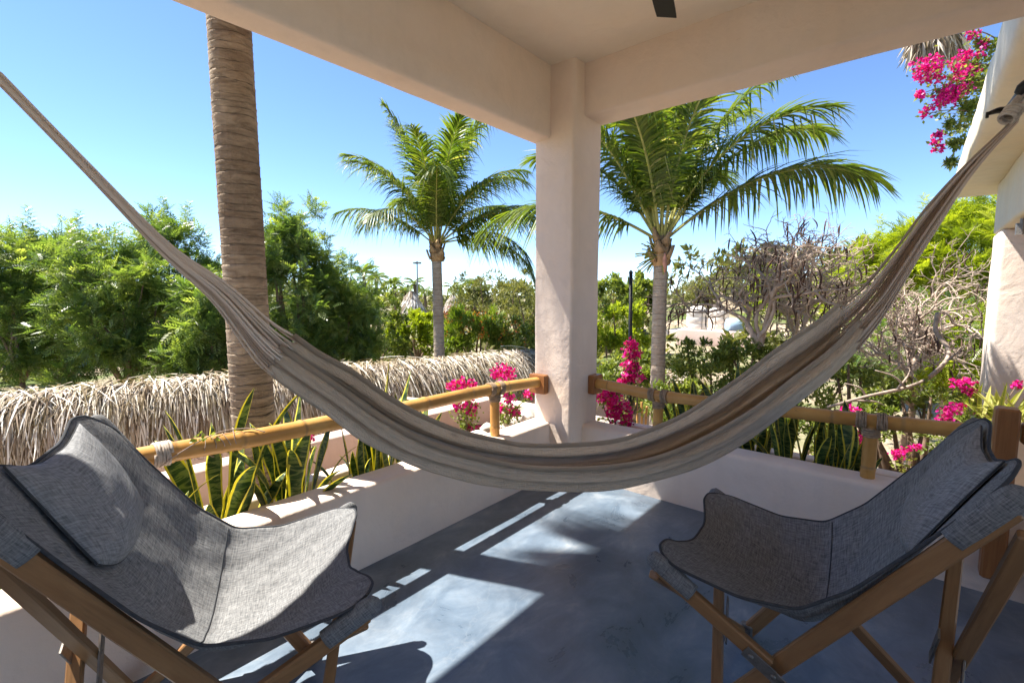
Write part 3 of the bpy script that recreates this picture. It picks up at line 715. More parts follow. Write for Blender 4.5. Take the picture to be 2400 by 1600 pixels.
hook_l = np.array([-.30, 1.99, 2.16])
cl = np.vstack([cen[i_l::-1], ext[::-1]]); hl = np.vstack([half[i_l::-1], np.array([half[0]*(1-.75*k) for k in np.linspace(0, 1, 30)])])
cord_arm(cl, hl, Gh[0], 46, 'cord_bundle', hook_l)
cord_arm(cen[i_r:], half[i_r:], Gh[-1], 46, 'cord_bundle', hook_r)
m = MB(); a = np.linspace(0, 2*math.pi, 24)
lp = unit(hook_r-cen[-20]); lx = hperp
m.tube(np.array([hook_r+lp*.01+lp*.055*math.cos(x)+lx*.022*math.sin(x)+np.array([0, 0, -.0]) for x in a]), .010, 8, cap=False)
for k in range(4):
    aa = np.linspace(0, 2*math.pi, 16); yy = unit(np.cross(lp, lx)); m.tube(np.array([hook_r-lp*(.03+.014*k)+.024*(lx*math.cos(x)+yy*math.sin(x)) for x in aa]), .006, 6, cap=False)
child_world(m.build('hanging_loop', M['palerope'], smooth=True), ham)
tag(ham, 'beige cotton hammock with gathered folds slung across the corner of the terrace', 'hammock')
# hook bracket
t = empty('hammock_bracket', (2.52, -.62, 2.0))
hk = hook_r+lp*.06+np.array([0, 0, .01])
m = MB()
end = np.array([2.50, -.63, hk[2]+.10])
mid = (hk+end)/2+np.array([0, 0, .05])
m.tube(spline([hk+np.array([0, 0, -.012]), hk+[-.0, 0, .012], mid, end], 20), np.linspace(.020, .034, 20), 10)
child_world(m.build('arm', M['black'], smooth=True), t)
m = MB(); c_ = at(2318, 250, 2.16); tipk = at(2268, 262, 2.16)
m.tube(spline([hk+np.array([0, 0, .008]), c_, (c_+tipk)/2+np.array([0, 0, .004]), tipk], 14), np.linspace(.024, .008, 14), 8)
m.tube([tipk+np.array([0, 0, .008]), tipk-np.array([0, 0, .018])], .006, 6)
child_world(m.build('pointed_hook', M['black'], smooth=True), t)
m = MB(); m.box(end+[0.0, .01, .0], (.12, .02, .16)); child_world(m.build('wall_plate', M['black']), t)
tag(t, 'black metal hook bracket holding the hammock cords near the house eave', 'bracket')
# ------------------------------------------------------------------ palms
def ringed_trunk(base, top, r0, r1, spacing, sides=40, seed=0, rough=1.0):
    """palm trunk: leaf-scar rings with a lip, uneven and slightly tilted"""
    rng = np.random.default_rng(seed)
    base = np.asarray(base, float); top = np.asarray(top, float); L = np.linalg.norm(top-base)
    zs, rr, vv = [], [], []; s = 0.0
    while s < L:
        d = spacing*rng.uniform(.6, 1.45); lip = rng.uniform(.5, 1.2)*rough
        for f, k, v in ((.0, .000*lip, .25), (.12, .004*lip, .0), (.70, .012*lip, .05), (.90, .034*lip, .35), (.95, -.012*lip, 1.0), (.985, -.016*lip, 1.0)):
            zs.append(s+d*f); rr.append(1+k); vv.append(v)
        s += d
    zs = np.array(zs); rr = np.array(rr); vv = np.array(vv)
    u = np.clip(zs/L, 0, 1); a = np.arange(sides)*2*math.pi/sides
    ax = unit(top-base); x = unit(np.cross(ax, (0, 1, 0))); y = np.cross(ax, x)
    bow = np.sin(u*math.pi)*0.0
    rad = (r0+(r1-r0)*u)*rr
    wob = np.array([[1+.020*rough*mnoise.noise(Vector((math.cos(t)*1.5, math.sin(t)*1.5, z*3+seed)))+.010*rough*mnoise.noise(Vector((math.cos(t)*4, math.sin(t)*4, z*30))) for t in a] for z in zs])
    tilt = np.array([[.011*mnoise.noise(Vector((math.cos(t)*1.3+5, math.sin(t)*1.3, z*7+seed)))+.006*mnoise.noise(Vector((math.cos(t)*5, math.sin(t)*5, z*19))) for t in a] for z in zs])*min(1, r0/.13)
    ra = rad[:, None]*wob
    V = base+ax*(zs[:, None]+tilt)[..., None]+x*(ra*np.cos(a))[..., None]+y*(ra*np.sin(a))[..., None]
    n = len(zs); i = np.arange(n*sides).reshape(n, sides); i2 = np.roll(i, -1, axis=1)
    F = np.stack([i[:-1], i2[:-1], i2[1:], i[1:]], -1).reshape(-1, 4)
    m = MB(); m.add(V.reshape(-1, 3), F, 0, np.repeat(vv, sides)*np.clip(.8+.5*np.array([[mnoise.noise(Vector((math.cos(t)*3, math.sin(t)*3, z*11))) for t in a] for z in zs]).ravel(), 0, 1))
    return m
def frond_mesh(name, L, e0, droop, npairs=46, leaf=.62, width=.030, hang=.35, roll=0.0, dry=0.0, seed=0, twist=0.0):
    """one pinnate palm frond, starting at the origin and leaving along +X at elevation e0"""
    rng = np.random.default_rng(seed)
    n = 26; s = np.linspace(0, 1, n); e = e0-droop*s**1.6; yaw = twist*s**1.5
    d = np.stack([np.cos(e)*np.cos(yaw), np.cos(e)*np.sin(yaw), np.sin(e)], -1)
    P = np.concatenate([[[0, 0, 0]], np.cumsum(d[:-1]*L/(n-1), axis=0)])
    m = MB(); m.tube(P, .022*(L/3)**.5*(1-s)**.75+.003, 6, 1)
    LV, A, F = [], [], []
    k0 = 0
    segs = np.array([0, .18, .45, .72, 1.0]); wp = np.array([.45, 1.0, .95, .62, .05])
    for q_ in np.linspace(.16, .995, npairs):
        i = min(int(q_*(n-1)), n-2); f = q_*(n-1)-i; p = P[i]*(1-f)+P[i+1]*f; T = unit(P[i+1]-P[i])
        side0 = unit(np.cross(T, (0, 0, 1))); nrm = np.cross(side0, T)
        side0 = side0*math.cos(roll)+nrm*math.sin(roll)
        nrm = np.cross(side0, T)
        prof = math.sin(math.pi*min(1, (q_-.08)/.95))**.55
        al = R(66)-R(44)*q_**1.6
        for sgn in (-1, 1):
            if rng.random() < .04: continue
            ll = leaf*prof*rng.uniform(.82, 1.1); h = hang*rng.uniform(.6, 1.45)
            d0 = unit(T*math.cos(al+rng.normal()*.07)+side0*sgn*math.sin(al)+nrm*rng.normal(.16, .07))
            br = dry and rng.random() < dry
            pts = p+np.outer(segs*ll, d0)+np.outer(segs**2.0*ll*h, (0, 0, -1.0))
            if br: pts[3:] = pts[2]+np.outer((segs[3:]-segs[2])*ll, unit(d0*.3+np.array([0, 0, -1.0])))
            wv = T-d0*(T@d0); wv = unit(wv)*width*rng.uniform(.8, 1.15)*.5
            fold = nrm*width*.14
            a = pts+np.outer(wp, wv)-fold*wp[:, None]; b = pts-np.outer(wp, wv)-fold*wp[:, None]
            LV.append(np.stack([a, pts, b], 1).reshape(-1, 3))
            av = rng.uniform(0, .62)+(.3 if br else 0); av = min(1, av+(.38 if rng.random() < .05 else 0)); A.append(av+np.repeat(np.array([0, 0, 0, .06, .22]), 3))
            for j in range(4):
                F += [[k0+j*3, k0+j*3+1, k0+j*3+4, k0+j*3+3], [k0+j*3+1, k0+j*3+2, k0+j*3+5, k0+j*3+4]]
            k0 += 15
    m.add(np.concatenate(LV), np.array(F), 0, np.clip(np.concatenate(A), 0, 1))
    ks = list(m.F); Fc = [np.concatenate(m.F[k]) for k in ks]; mi = np.concatenate([np.concatenate(m.M[k]) for k in ks])
    return np_mesh(name, np.concatenate(m.V), Fc, [M['frond'], M['rachis']], False, {'var': np.concatenate(m.A)}, None, mi)
CAM_YAW = math.atan2(RT[1], RT[0])          # the direction 'to the right in the view'
def coconut_palm(name, label, base, top, r0, r1, fronds, seed, spacing, bark, boot_h=.55, bloom=False):
    t = empty(name, base)
    child_world(ringed_trunk(base, top, r0, r1, spacing, 28, seed).build('trunk', bark, smooth=True), t)
    rng = np.random.default_rng(seed); top = np.asarray(top, float)
    for k in range(11):          # old leaf bases wrapped round the head
        az = k*2.4; h = boot_h*(k/11); d = np.array([math.cos(az), math.sin(az), 0]); w = np.array([-d[1], d[0], 0])
        m = MB(); r = r1*(1.25-.35*k/11)
        V = []
        for j, (z, ww, out_) in enumerate(((-.05, 1.0, 0), (.12, 1.15, .25), (.30, .55, .45), (.46, .16, .60))):
            for sgn, th in ((-1, .0), (0, .35), (1, .0), (0, .1)):
                V.append(top+np.array([0, 0, h+z*boot_h])+d*r*(.85+out_+th)+w*sgn*ww*r*.8)
        F = [[a_*4+b_, a_*4+(b_+1) % 4, a_*4+4+(b_+1) % 4, a_*4+4+b_] for a_ in range(3) for b_ in range(4)]+[[3, 2, 1, 0], [12, 13, 14, 15]]
        m.add(V, np.array(F)); child_world(m.build('leaf_base', M['boot'], smooth=True), t)
    m = MB(); m.tube([top+[0, 0, -.03], top+[0, 0, boot_h*.3], top+[0, 0, boot_h*.9], top+[0, 0, boot_h*1.5]], [r1*1.15, r1*1.35, r1*1.0, r1*.2], 14); child_world(m.build('crown_shaft', M['boot'], smooth=True), t)
    hd = top+np.array([0, 0, boot_h*.85])
    for i, (az, el, L, dr, hang, roll, dry, tw) in enumerate(fronds):
        me = frond_mesh('frond', L, R(el), R(dr), int(62+L*14), .30*L, .0120*L, hang, R(roll), dry, seed*50+i, R(tw))
        o = link('frond', me); o.rotation_euler = (0, 0, CAM_YAW+R(az)); d = np.array([math.cos(CAM_YAW+R(az)), math.sin(CAM_YAW+R(az)), 0])
        o.parent = t; o.location = tuple(hd+d*r1*.6-np.asarray(base, float))
    if bloom:
        m = MB()
        for k in range(38):
            d = unit(-RT*rng.uniform(.5, 1.2)+np.array([0, 0, rng.uniform(-.5, .9)])+rng.normal(size=3)*.35); P = hd+np.array([0, 0, -.25])+np.outer(np.linspace(.05, rng.uniform(.22, .42), 6), d)
            P[:, 2] -= np.linspace(0, 1, 6)**2*.08; m.tube(P, .008, 4)
        child_world(m.build('flower_stalk', M['variegated']), t)
        m = MB(); pb = hd+np.array([0, 0, -.5])-FW*r1*1.3+RT*r1*.2; m.tube([pb, pb+[0, 0, .08], pb+[.0, .0, .2], pb+[0, 0, .3]], [.015, .034, .03, .006], 10); child_world(m.build('bud_sheath', M['sheath'], smooth=True), t)
    return tag(t, label, 'palm tree')

# thick trunk close to the rail; its crown is above the picture
tb = np.array([1.068, 2.785, .03]); th_ = 8.7
crown_up = [(a, 35-(a % 7)*6, 3.6, 70, .5, 0, 0, 0) for a in range(0, 360, 26)]
pt = coconut_palm('coconut_palm', 'thick ringed palm trunk rising behind the bamboo rail, its crown out of view', tb, tb+np.array([-.048, .054, th_]), .108, .086, crown_up, 2, .050, M['trunk'])
d1 = 13.0
b1 = at(1012, 815, d1); b1[2] = GROUND; t1 = at(1003, 598, d1)
fr1 = [ # azimuth (0 right, 90 away, 180 left, 270 toward), elevation, length, droop, hang, roll, dry, twist
    (172, 68, 2.75, 62, .55, 0, .05, 0), (184, 40, 2.15, 62, .9, 0, .1, 0), (150, 80, 2.9, 35, .5, 0, 0, 0), (60, 84, 3.0, 42, .5, 0, .1, 0), (20, 66, 2.7, 70, .7, 0, .1, 0),
    (8, 40, 2.7, 72, .8, 0, .1, 0), (355, 12, 2.3, 88, .8, 0, .35, 0), (330, 58, 2.5, 85, .6, 0, .15, 0), (215, 66, 2.4, 75, .6, 0, .1, 0), (265, 74, 2.6, 72, .5, 0, .15, 0),
    (300, 78, 2.7, 55, .5, 0, 0, 0), (95, 62, 2.7, 62, .5, 0, 0, 0), (125, 55, 2.5, 72, .6, 0, 0, 0), (45, 48, 2.6, 76, .6, 0, 0, 0), (240, 40, 2.1, 95, .7, 0, .2, 0), (340, 34, 2.6, 80, .7, 0, .1, 0), (190, 82, 2.9, 30, .5, 0, .1, 0), (350, 82, 3.0, 45, .6, 0, .3, 0), (280, 60, 2.3, 80, .6, 0, .2, 0), (5, 24, 2.2, 100, .9, 0, .4, 0)]
fr1 = [(a_, e_, L_*1.3, d_, h_, r_, y_, w_) for (a_, e_, L_, d_, h_, r_, y_, w_) in fr1]
coconut_palm('coconut_palm', 'slender coconut palm with ragged crown between the thatch and the column', b1, t1, .158, .132, fr1, 31, .125, M['trunk_far'], .52)
d2 = 7.2
b2 = at(1512, 900, d2); b2[2] = GROUND; t2 = at(1517, 606, d2)
fr2 = [(2, 40, 3.45, 66, .62, 8, .12, 0), (8, 58, 3.2, 66, .6, 5, .1, 0), (30, 70, 3.0, 55, .5, 0, .05, 0), (75, 80, 3.1, 40, .45, 0, .05, 0), (185, 64, 3.0, 42, .5, 0, .0, 0), (178, 30, 2.9, 78, .8, 0, .1, 0),
       (200, 78, 3.2, 40, .5, 0, .15, 0), (230, 70, 2.9, 70, .5, 0, .2, 0), (290, 80, 2.9, 60, .5, 0, .2, 0), (335, 66, 2.8, 78, .5, 0, .15, 0), (110, 66, 3.0, 60, .5, 0, 0, 0), (140, 58, 3.0, 66, .5, 0, 0, 0),
       (50, 52, 3.0, 66, .5, 0, 0, 0), (255, 84, 3.0, 30, .4, 0, .1, 0), (160, 72, 3.0, 55, .55, 0, 0, 0), (350, 74, 3.0, 50, .5, 0, .1, 0)]
coconut_palm('coconut_palm', 'full coconut palm with long arching fronds beside the column and the water tanks', b2, t2, .118, .100, fr2, 47, .075, M['trunk_far'], .42, True)

# ------------------------------------------------------------------ leaves, sprays and crowns
LEAF = np.array([[0, 0, 0], [.45, .22, .03], [1, 0, -.02], [.45, -.22, .03]]); LEAFF = np.array([[0, 1, 2, 3]])
SLIM = np.array([[0, 0, 0], [.4, .12, .02], [1, 0, -.03], [.4, -.12, .02]])
def pinnate(n, spread, ll, lw, droop):
    """compound leaf of unit length: pairs of leaflets along a drooping rib"""
    V, F = [], []
    q = np.linspace(.14, 1, n)
    for i, s in enumerate(q):
        p = np.array([s, 0, -droop*s*s]); prof = .55+.45*math.sin(math.pi*s**.8)
        for sg in ((-1, 1) if i < n-1 else (0,)):
            a = sg*(spread-.35*s); d = np.array([math.cos(a), math.sin(a), -.25 if sg else -.3]); d = d/np.linalg.norm(d); w = np.array([-d[1], d[0], 0])
            k = len(V); V += [p, p+d*ll*prof*.45+w*lw, p+d*ll*prof, p+d*ll*prof*.45-w*lw]; F.append([k, k+1, k+2, k+3])
    return np.array(V), np.array(F)
NEEM = pinnate(6, 1.05, .40, .056, .40)
FEATHER = pinnate(9, 1.15, .27, .036, .45)
def crown_np(c, rad, nclump, twigs, leaves, base, size, rng, up=.35, gap=.25, rough=.35, core=.0, tall=0.0, lean=None):
    """leaf clumps over an uneven ellipsoid"""
    BV, BF = base; c = np.asarray(c, float); rad = np.asarray(rad, float)
    d = rng.normal(size=(nclump*3, 3)); d /= np.linalg.norm(d, axis=1, keepdims=True); d = d[d[:, 2] > -.65][:nclump]
    # spread the clump directions a little more evenly
    rho = rng.uniform(.50, 1.0, len(d))**.6*(1+rng.normal(size=len(d))*rough*.35)
    cc = c+d*rad*rho[:, None]
    cr = rad.mean()*rng.uniform(.14, .44, len(d))
    n = len(d)*twigs
    ci = np.repeat(np.arange(len(d)), twigs)
    td = rng.normal(size=(n, 3)); td[:, 2] += .25; td += d[ci]*.55; td /= np.linalg.norm(td, axis=1, keepdims=True)
    tp = cc[ci]+td*cr[ci][:, None]*rng.uniform(.25, 1.05, n)[:, None]*np.array([1, 1, .85])
    m = n*leaves; ti = np.repeat(np.arange(n), leaves)
    ld = td[ti]*.55+rng.normal(size=(m, 3))*.62; ld[:, 2] += up; ld /= np.linalg.norm(ld, axis=1, keepdims=True)
    lp = tp[ti]+rng.normal(size=(m, 3))*size*.22
    keep = rng.random(m) > gap*.4
    lp, ld, ti = lp[keep], ld[keep], ti[keep]; m = len(lp)
    U = rng.normal(size=(m, 3))*.45+np.array([0, 0, 1.0]); sc = size*rng.uniform(.6, 1.25, m)
    V, F = instance(BV, BF, lp, frames(ld, U), sc)
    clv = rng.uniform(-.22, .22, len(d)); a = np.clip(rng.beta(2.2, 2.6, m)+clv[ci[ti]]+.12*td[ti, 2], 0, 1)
    return V, F, np.repeat(a, len(BV)), cc
def limbs(mb, base, cc, r, rng, n=9):
    """trunk and limbs running up into the clumps"""
    base = np.asarray(base, float); ctr = cc.mean(0); fork = base+(ctr-base)*.45+rng.normal(size=3)*.1
    mb.tube(spline([base, base+(fork-base)*.5+rng.normal(size=3)*.06, fork], 8), np.linspace(r, r*.7, 8), 8)
    for k in rng.choice(len(cc), min(n, len(cc)), replace=False):
        e = cc[k]; mid = fork+(e-fork)*.5+rng.normal(size=3)*.12; mb.tube(spline([fork, mid, e], 8), np.linspace(r*.55, r*.12, 8), 6)
def tree(name, label, cat, px, py, rx, ry, depth, kind, seed, group=None, nclump=30, twigs=9, leaves=6, size=.34, up=.35, gap=.25, bark='bark', ground=None, spires=0, bloom=None, trunk=.10, squash=1.0):
    rng = np.random.default_rng(seed)
    mname, base = kind
    c = at(px, py, depth); s = PXM*depth; rad = (rx*s, rx*s*squash, ry*s)
    V, F, A, cc = crown_np(c, rad, nclump, twigs, leaves, base, size, rng, up, gap)
    gz = ground_z(c[0], c[1]) if ground is None else ground
    t = empty(name, (c[0], c[1], gz))
    m = MB(); m.add(V, F, 0, A)
    if spires:           # leading shoots standing up out of the crown
        for k in range(spires):
            a = rng.uniform(0, 2*math.pi); q_ = rng.uniform(.1, .85); b0 = c+np.array([math.cos(a)*rad[0]*q_, math.sin(a)*rad[1]*q_, rad[2]*(1-q_*q_)**.5*.86]); h = rng.uniform(.35, 1.0)
            n = int(46*h/.6); hz = np.linspace(0, h, n); aa = np.arange(n)*2.4+rng.uniform(0, 6); ld = np.stack([np.cos(aa), np.sin(aa), .55+.5*hz/h], -1)
            lp = b0+np.stack([hz*.12*math.cos(a), hz*.12*math.sin(a), hz], -1)
            V2, F2 = instance(base[0], base[1], lp, frames(ld, np.tile([0, 0, 1.0], (n, 1))), size*(1.05-.55*hz/h)); m.add(V2, F2, 0, np.repeat(rng.uniform(.2, .9, n), len(base[0])))
    child_world(m.build('crown', M[mname]), t)
    m = MB(); limbs(m, (c[0], c[1], gz), cc, trunk, rng); child_world(m.build('trunk', M[bark], smooth=True), t)
    if bloom:
        mb_, nb, sz, zmin = bloom
        d = rng.normal(size=(nb*4, 3)); d /= np.linalg.norm(d, axis=1, keepdims=True); d = d[d[:, 2] > zmin][:nb]
        p0 = c+d*np.array(rad)*rng.uniform(.9, 1.12, len(d))[:, None]; n = len(p0)*9; pi = np.repeat(np.arange(len(p0)), 9)
        V, F = instance(LEAF, LEAFF, p0[pi]+rng.normal(size=(n, 3))*sz*.9, frames(rng.normal(size=(n, 3)), rng.normal(size=(n, 3))), sz*rng.uniform(.6, 1.2, n))
        m = MB(); m.add(V, F, 0, np.repeat(rng.uniform(0, 1, n), 4)); tag(child_world(m.build('blossoms', M[mb_]), t), kind='stuff')
    tag(t, label, cat, group)
    return t
NEEMK, FEATH, BROAD, LIME, OLIVE = ('neem', NEEM), ('lime', FEATHER), ('broad', (LEAF, LEAFF)), ('lime', (LEAF, LEAFF)), ('olive', (SLIM, LEAFF))
G1 = 'feathery trees behind the thatch wall'
TREES = [
 ('dense feathery green tree at the far edge of the view behind the thatch', 10, 730, 115, 190, 11.5, 5),
 ('feathery green tree with three spiky leading shoots, second from the edge behind the thatch', 150, 725, 105, 190, 12.6, 6),
 ('broad feathery tree just under the hammock cord, behind the thatch', 285, 745, 115, 185, 11.0, 5),
 ('feathery tree behind the hammock cord next to the thick trunk', 415, 720, 95, 205, 12.2, 6),
 ('low dark feathery tree at the foot of the thick palm trunk', 490, 790, 85, 130, 10.6, 2),
 ('tall feathery tree on the column side of the thick palm trunk', 675, 700, 80, 190, 12.0, 5),
 ('rounded feathery tree sloping down toward the far palms', 765, 765, 90, 140, 13.0, 3)]
for i, (lb, x, y, rx, ry, d, sp) in enumerate(TREES):
    tree('feathery_tree', lb, 'tree', x, y, rx, ry, d, NEEMK, 100+i, G1, 74, 12, 8, .245, .30, .25, spires=sp+3)
tree('leafy_tree', 'bright rounded tree between the feathery trees and the far thatched huts', 'tree', 868, 770, 62, 105, 16.0, BROAD, 120, None, 30, 16, 12, .16)
tree('leafy_shrub', 'lime green grassy shrub left of the slender palm trunk', 'shrub', 955, 765, 62, 52, 17.5, LIME, 121, None, 26, 16, 12, .15, .6)
tree('flowering_shrub', 'yellow-green shrub topped with orange blossoms right of the slender palm trunk', 'shrub', 1100, 780, 85, 62, 15.0, ('grassy', (SLIM, LEAFF)), 122, None, 30, 18, 14, .20, .7, bloom=('orange', 70, .07, .15))
tree('flowering_shrub', 'small shrub with dusty red blossoms behind the slender palm trunk', 'shrub', 1048, 735, 28, 30, 19.0, OLIVE, 123, None, 14, 12, 10, .14, .5, bloom=('redbloom', 40, .09, .0))
tree('thin_tree', 'thin olive tree with open twigs above the orange shrub', 'tree', 1115, 690, 70, 62, 22.0, OLIVE, 124, None, 26, 14, 10, .20, .4, .6)
tree('thin_tree', 'tall olive tree touching the column', 'tree', 1205, 700, 48, 85, 19.0, OLIVE, 125, None, 28, 16, 10, .17, .45, .5)
tree('leafy_shrub', 'yellow leaved shrub beside the column behind the thatch end', 'shrub', 1190, 800, 55, 60, 14.0, BROAD, 126, None, 24, 16, 10, .14, bloom=('orange', 16, .06, .1))
tree('leafy_tree', 'hazy far tree just beside the column, nearest the black pole', 'tree', 1405, 690, 45, 52, 34.0, BROAD, 130, 'far trees beside the column', 26, 16, 10, .32)
tree('leafy_tree', 'hazy far tree between the black pole and the full palm', 'tree', 1478, 690, 42, 52, 32.0, BROAD, 131, 'far trees beside the column', 26, 16, 10, .32)
tree('leafy_shrub', 'sunny yellow-green shrub behind the black pole', 'shrub', 1420, 770, 70, 75, 14.0, LIME, 132, None, 34, 18, 12, .13, .3)
tree('leafy_shrub', 'low shrub behind the magenta spike and the full palm trunk', 'shrub', 1440, 880, 70, 55, 9.5, BROAD, 133, None, 26, 16, 10, .12)
tree('leafy_tree', 'green tree behind the two water tanks', 'tree', 1640, 692, 95, 46, 40.0, OLIVE, 134, None, 40, 18, 12, .30)
tree('leafy_tree', 'rounded yellow-green tree on the rise behind the bare tree', 'tree', 1820, 680, 100, 70, 26.0, LIME, 135, None, 34, 16, 12, .26, .3)
tree('leafy_shrub', 'dense vine shrub with small leaves right of the full palm trunk', 'shrub', 1610, 850, 75, 78, 7.6, BROAD, 136, None, 34, 14, 10, .08, .2, .6)
tree('leafy_shrub', 'dark green vine shrub partly behind the hammock', 'shrub', 1725, 860, 85, 65, 7.0, BROAD, 137, None, 30, 14, 10, .08, .2, .6)
tree('feathery_tree', 'bright lime feathery tree filling the space beside the house pillar', 'tree', 2205, 590, 115, 100, 12.5, FEATH, 138, None, 52, 13, 9, .36, .45, .2, spires=6)
tree('feathery_tree', 'bright lime feathery tree rising behind the bare branches', 'tree', 2035, 640, 110, 85, 14.0, FEATH, 139, None, 44, 13, 9, .36, .45, .3, spires=7)
tree('feathery_shrub', 'dark green feathery shrub below the bare branches', 'shrub', 2090, 800, 130, 95, 10.5, ('neem', FEATHER), 140, None, 34, 9, 6, .30, .2, .6)
tree('feathery_shrub', 'yellowing feathery shrub at the foot of the house pillar', 'shrub', 2215, 840, 65, 110, 9.6, FEATH, 141, None, 28, 10, 7, .32, .1)
tree('leafy_shrub', 'leafy shrub above the bamboo rail right of the hammock', 'shrub', 1935, 905, 105, 75, 6.3, BROAD, 142, None, 36, 13, 10, .07, .2, .6)
tree('leafy_shrub', 'dark leafy shrub above the rail beside the chair back', 'shrub', 2095, 960, 110, 80, 5.4, BROAD, 143, None, 36, 13, 10, .06, .2, .6)
tree('leafy_shrub', 'low shrub under the rail between the dark snake plants', 'shrub', 1830, 990, 95, 55, 5.2, BROAD, 144, None, 34, 16, 10, .065, .2)
tree('leafy_shrub', 'low green shrub behind the rail beside the magenta flowers and bamboo stakes', 'shrub', 1560, 945, 75, 50, 5.6, BROAD, 145, None, 30, 16, 10, .065, .2)

# far wood closing the horizon: one mass, nobody could count it
rng = np.random.default_rng(77); m = MB()
for k in range(120):
    x = rng.uniform(-250, 2700); d = rng.uniform(55, 120); c = at(x, 676, d); c[2] = ground_z(c[0], c[1])+rng.uniform(1.0, 3.4)
    if np.hypot(c[0], c[1]) < 30: continue
    V, F, A, _ = crown_np(c, (rng.uniform(2.5, 5), rng.uniform(2.5, 5), rng.uniform(1.6, 2.6)), 14, 6, 6, (LEAF, LEAFF), 1.0, rng, .3); m.add(V, F, 0, A*.8)
for k in range(140):
    x = rng.uniform(-200, 2600); d = rng.uniform(16, 55)
    if 1520 < x < 1760 and d < 38: continue
    c = at(x, 676, d); c[2] = ground_z(c[0], c[1])+rng.uniform(.4, 1.2)
    V, F, A, _ = crown_np(c, (rng.uniform(.8, 2.2), rng.uniform(.8, 2.2), rng.uniform(.6, 1.3)), 12, 6, 6, (LEAF, LEAFF), .45, rng, .3); m.add(V, F, 0, A)
tag(m.build('undergrowth', M['olive']), 'far scrub and low trees closing the horizon', 'vegetation', kind='stuff')

# small palms on the skyline
PALMS = [(863, 640, 40, 62), (905, 652, 34, 66), (952, 652, 34, 58), (835, 628, 46, 52), (1060, 660, 34, 64), (1088, 655, 36, 56), (1040, 662, 30, 70), (930, 668, 28, 60), (975, 668, 26, 72), (1110, 662, 26, 66)]
side_w = ['beside the feathery trees, highest of them', 'second from the feathery trees', 'below the lamp mast', 'leaning against the feathery tree tops', 'just right of the slender palm trunk', 'third right of the slender palm trunk', 'nearest behind the slender palm trunk', 'low in front of the lamp mast', 'just left of the slender palm trunk', 'farthest right toward the column']
for i, (x, y, r, d) in enumerate(PALMS):
    rng = np.random.default_rng(500+i); c = at(x, y, d); gz = ground_z(c[0], c[1]); t = empty('distant_palm', (c[0], c[1], gz)); s = r*PXM*d
    m = MB(); m.tube([(c[0], c[1], gz), (c[0]+.2, c[1], (gz+c[2])/2), c], [.25, .2, .17], 8); child_world(m.build('trunk', M['bark'], smooth=True), t)
    m = MB()
    for k in range(17):
        az = k*2.39996; el = rng.uniform(.0, 1.25); P = []; p = c.copy(); e = el
        for j in range(6): P.append(p.copy()); p = p+np.array([math.cos(az)*math.cos(e), math.sin(az)*math.cos(e), math.sin(e)])*s/5; e -= .33
        P = np.array(P); sd = np.array([-math.sin(az), math.cos(az), 0])
        for j in range(22):
            u = .1+.9*j/21; ii = min(int(u*5), 4); f = u*5-ii; q0 = P[ii]*(1-f)+P[ii+1]*f; T = unit(P[ii+1]-P[ii])
            for sg in (-1, 1):
                tipp = q0+(T*.7+sd*sg*.8+np.array([0, 0, -.45]))*s*.30*math.sin(math.pi*min(1, u*.9+.1)); w = T*s*.025
                m.add([q0-w, q0+w, tipp+w*.2, tipp-w*.2], np.array([[0, 1, 2, 3]]), 0, rng.uniform(.1, .8))
    child_world(m.build('crown', M['frond']), t)
    tag(t, 'small distant palm on the skyline '+side_w[i], 'palm tree', 'palms on the skyline')

# ------------------------------------------------------------------ bare tree with dry pods
def bare_tree(label, base, tips, seed, r=.085, levels=4, podn=1.0):
    rng = np.random.default_rng(seed); t = empty('bare_tree', base); m = MB(); ends = []
    base = np.asarray(base, float)
    def grow(p, d, L, r0, lev):
        n = 5; P = [p]; dd = d.copy()
        for k in range(n):
            dd = unit(dd+rng.normal(size=3)*.25+np.array([0, 0, .05 if lev < 2 else .01])); P.append(P[-1]+dd*L/n)
        P = np.array(P); ns = 9 if lev < 3 else 5; m.tube(spline(P, ns), np.linspace(r0, r0*.62, ns), 6 if lev < 3 else 4, cap=lev < 3)
        if lev >= levels: ends.append((P[-1], dd)); return
        k = 3 if lev < 2 else (3 if rng.random() < .45 else 2)
        for b in range(k):
            nd = unit(dd+rng.normal(size=3)*[.95, .95, .60]+np.array([0, 0, .05])); grow(P[-1], nd, L*rng.uniform(.55, .80), r0*.63, lev+1)
        if lev >= 1 and rng.random() < .6:
            j = rng.integers(2, 5); grow(P[j], unit(dd+rng.normal(size=3)*1.0), L*.6, r0*.5, lev+1)
    for tp in tips:
        d = np.asarray(tp, float)-base; L = np.linalg.norm(d); grow(base, unit(d), L*.45, r*rng.uniform(.6, .9), 0)
    child_world(m.build('branches', M['greybark'], smooth=True), t)
    m = MB()
    for (p, d) in ends:
        for _ in range(1 if rng.random() < .085 else 0):
            if rng.random() > podn: continue
            L = rng.uniform(.13, .30); a = rng.uniform(0, 6.28); q_ = np.linspace(0, 1, 7); cv = rng.uniform(-.6, .6)
            P = p+np.outer(np.sin(q_*2.2)*cv*L, (math.cos(a), math.sin(a), 0))+np.outer(-q_*L, (0, 0, 1.0))
            m.tube(P, np.array([.004, .009, .0115, .012, .011, .008, .003]), 5)
    if m.n: tag(child_world(m.build('pods', M['pod'], smooth=True), t), kind='stuff')
    return tag(t, label, 'tree', 'bare trees with dry pods')
B0 = at(1745, 800, 6.9)
bare_tree('bare grey tree with curled dry pods spreading toward the full palm and water tanks', B0, [at(1590, 560, 6.9), at(1640, 540, 6.6), at(1770, 560, 7.3), at(1700, 590, 6.7), at(1800, 620, 7.0)], 61, .054, 5)
B1 = at(1835, 800, 8.3)
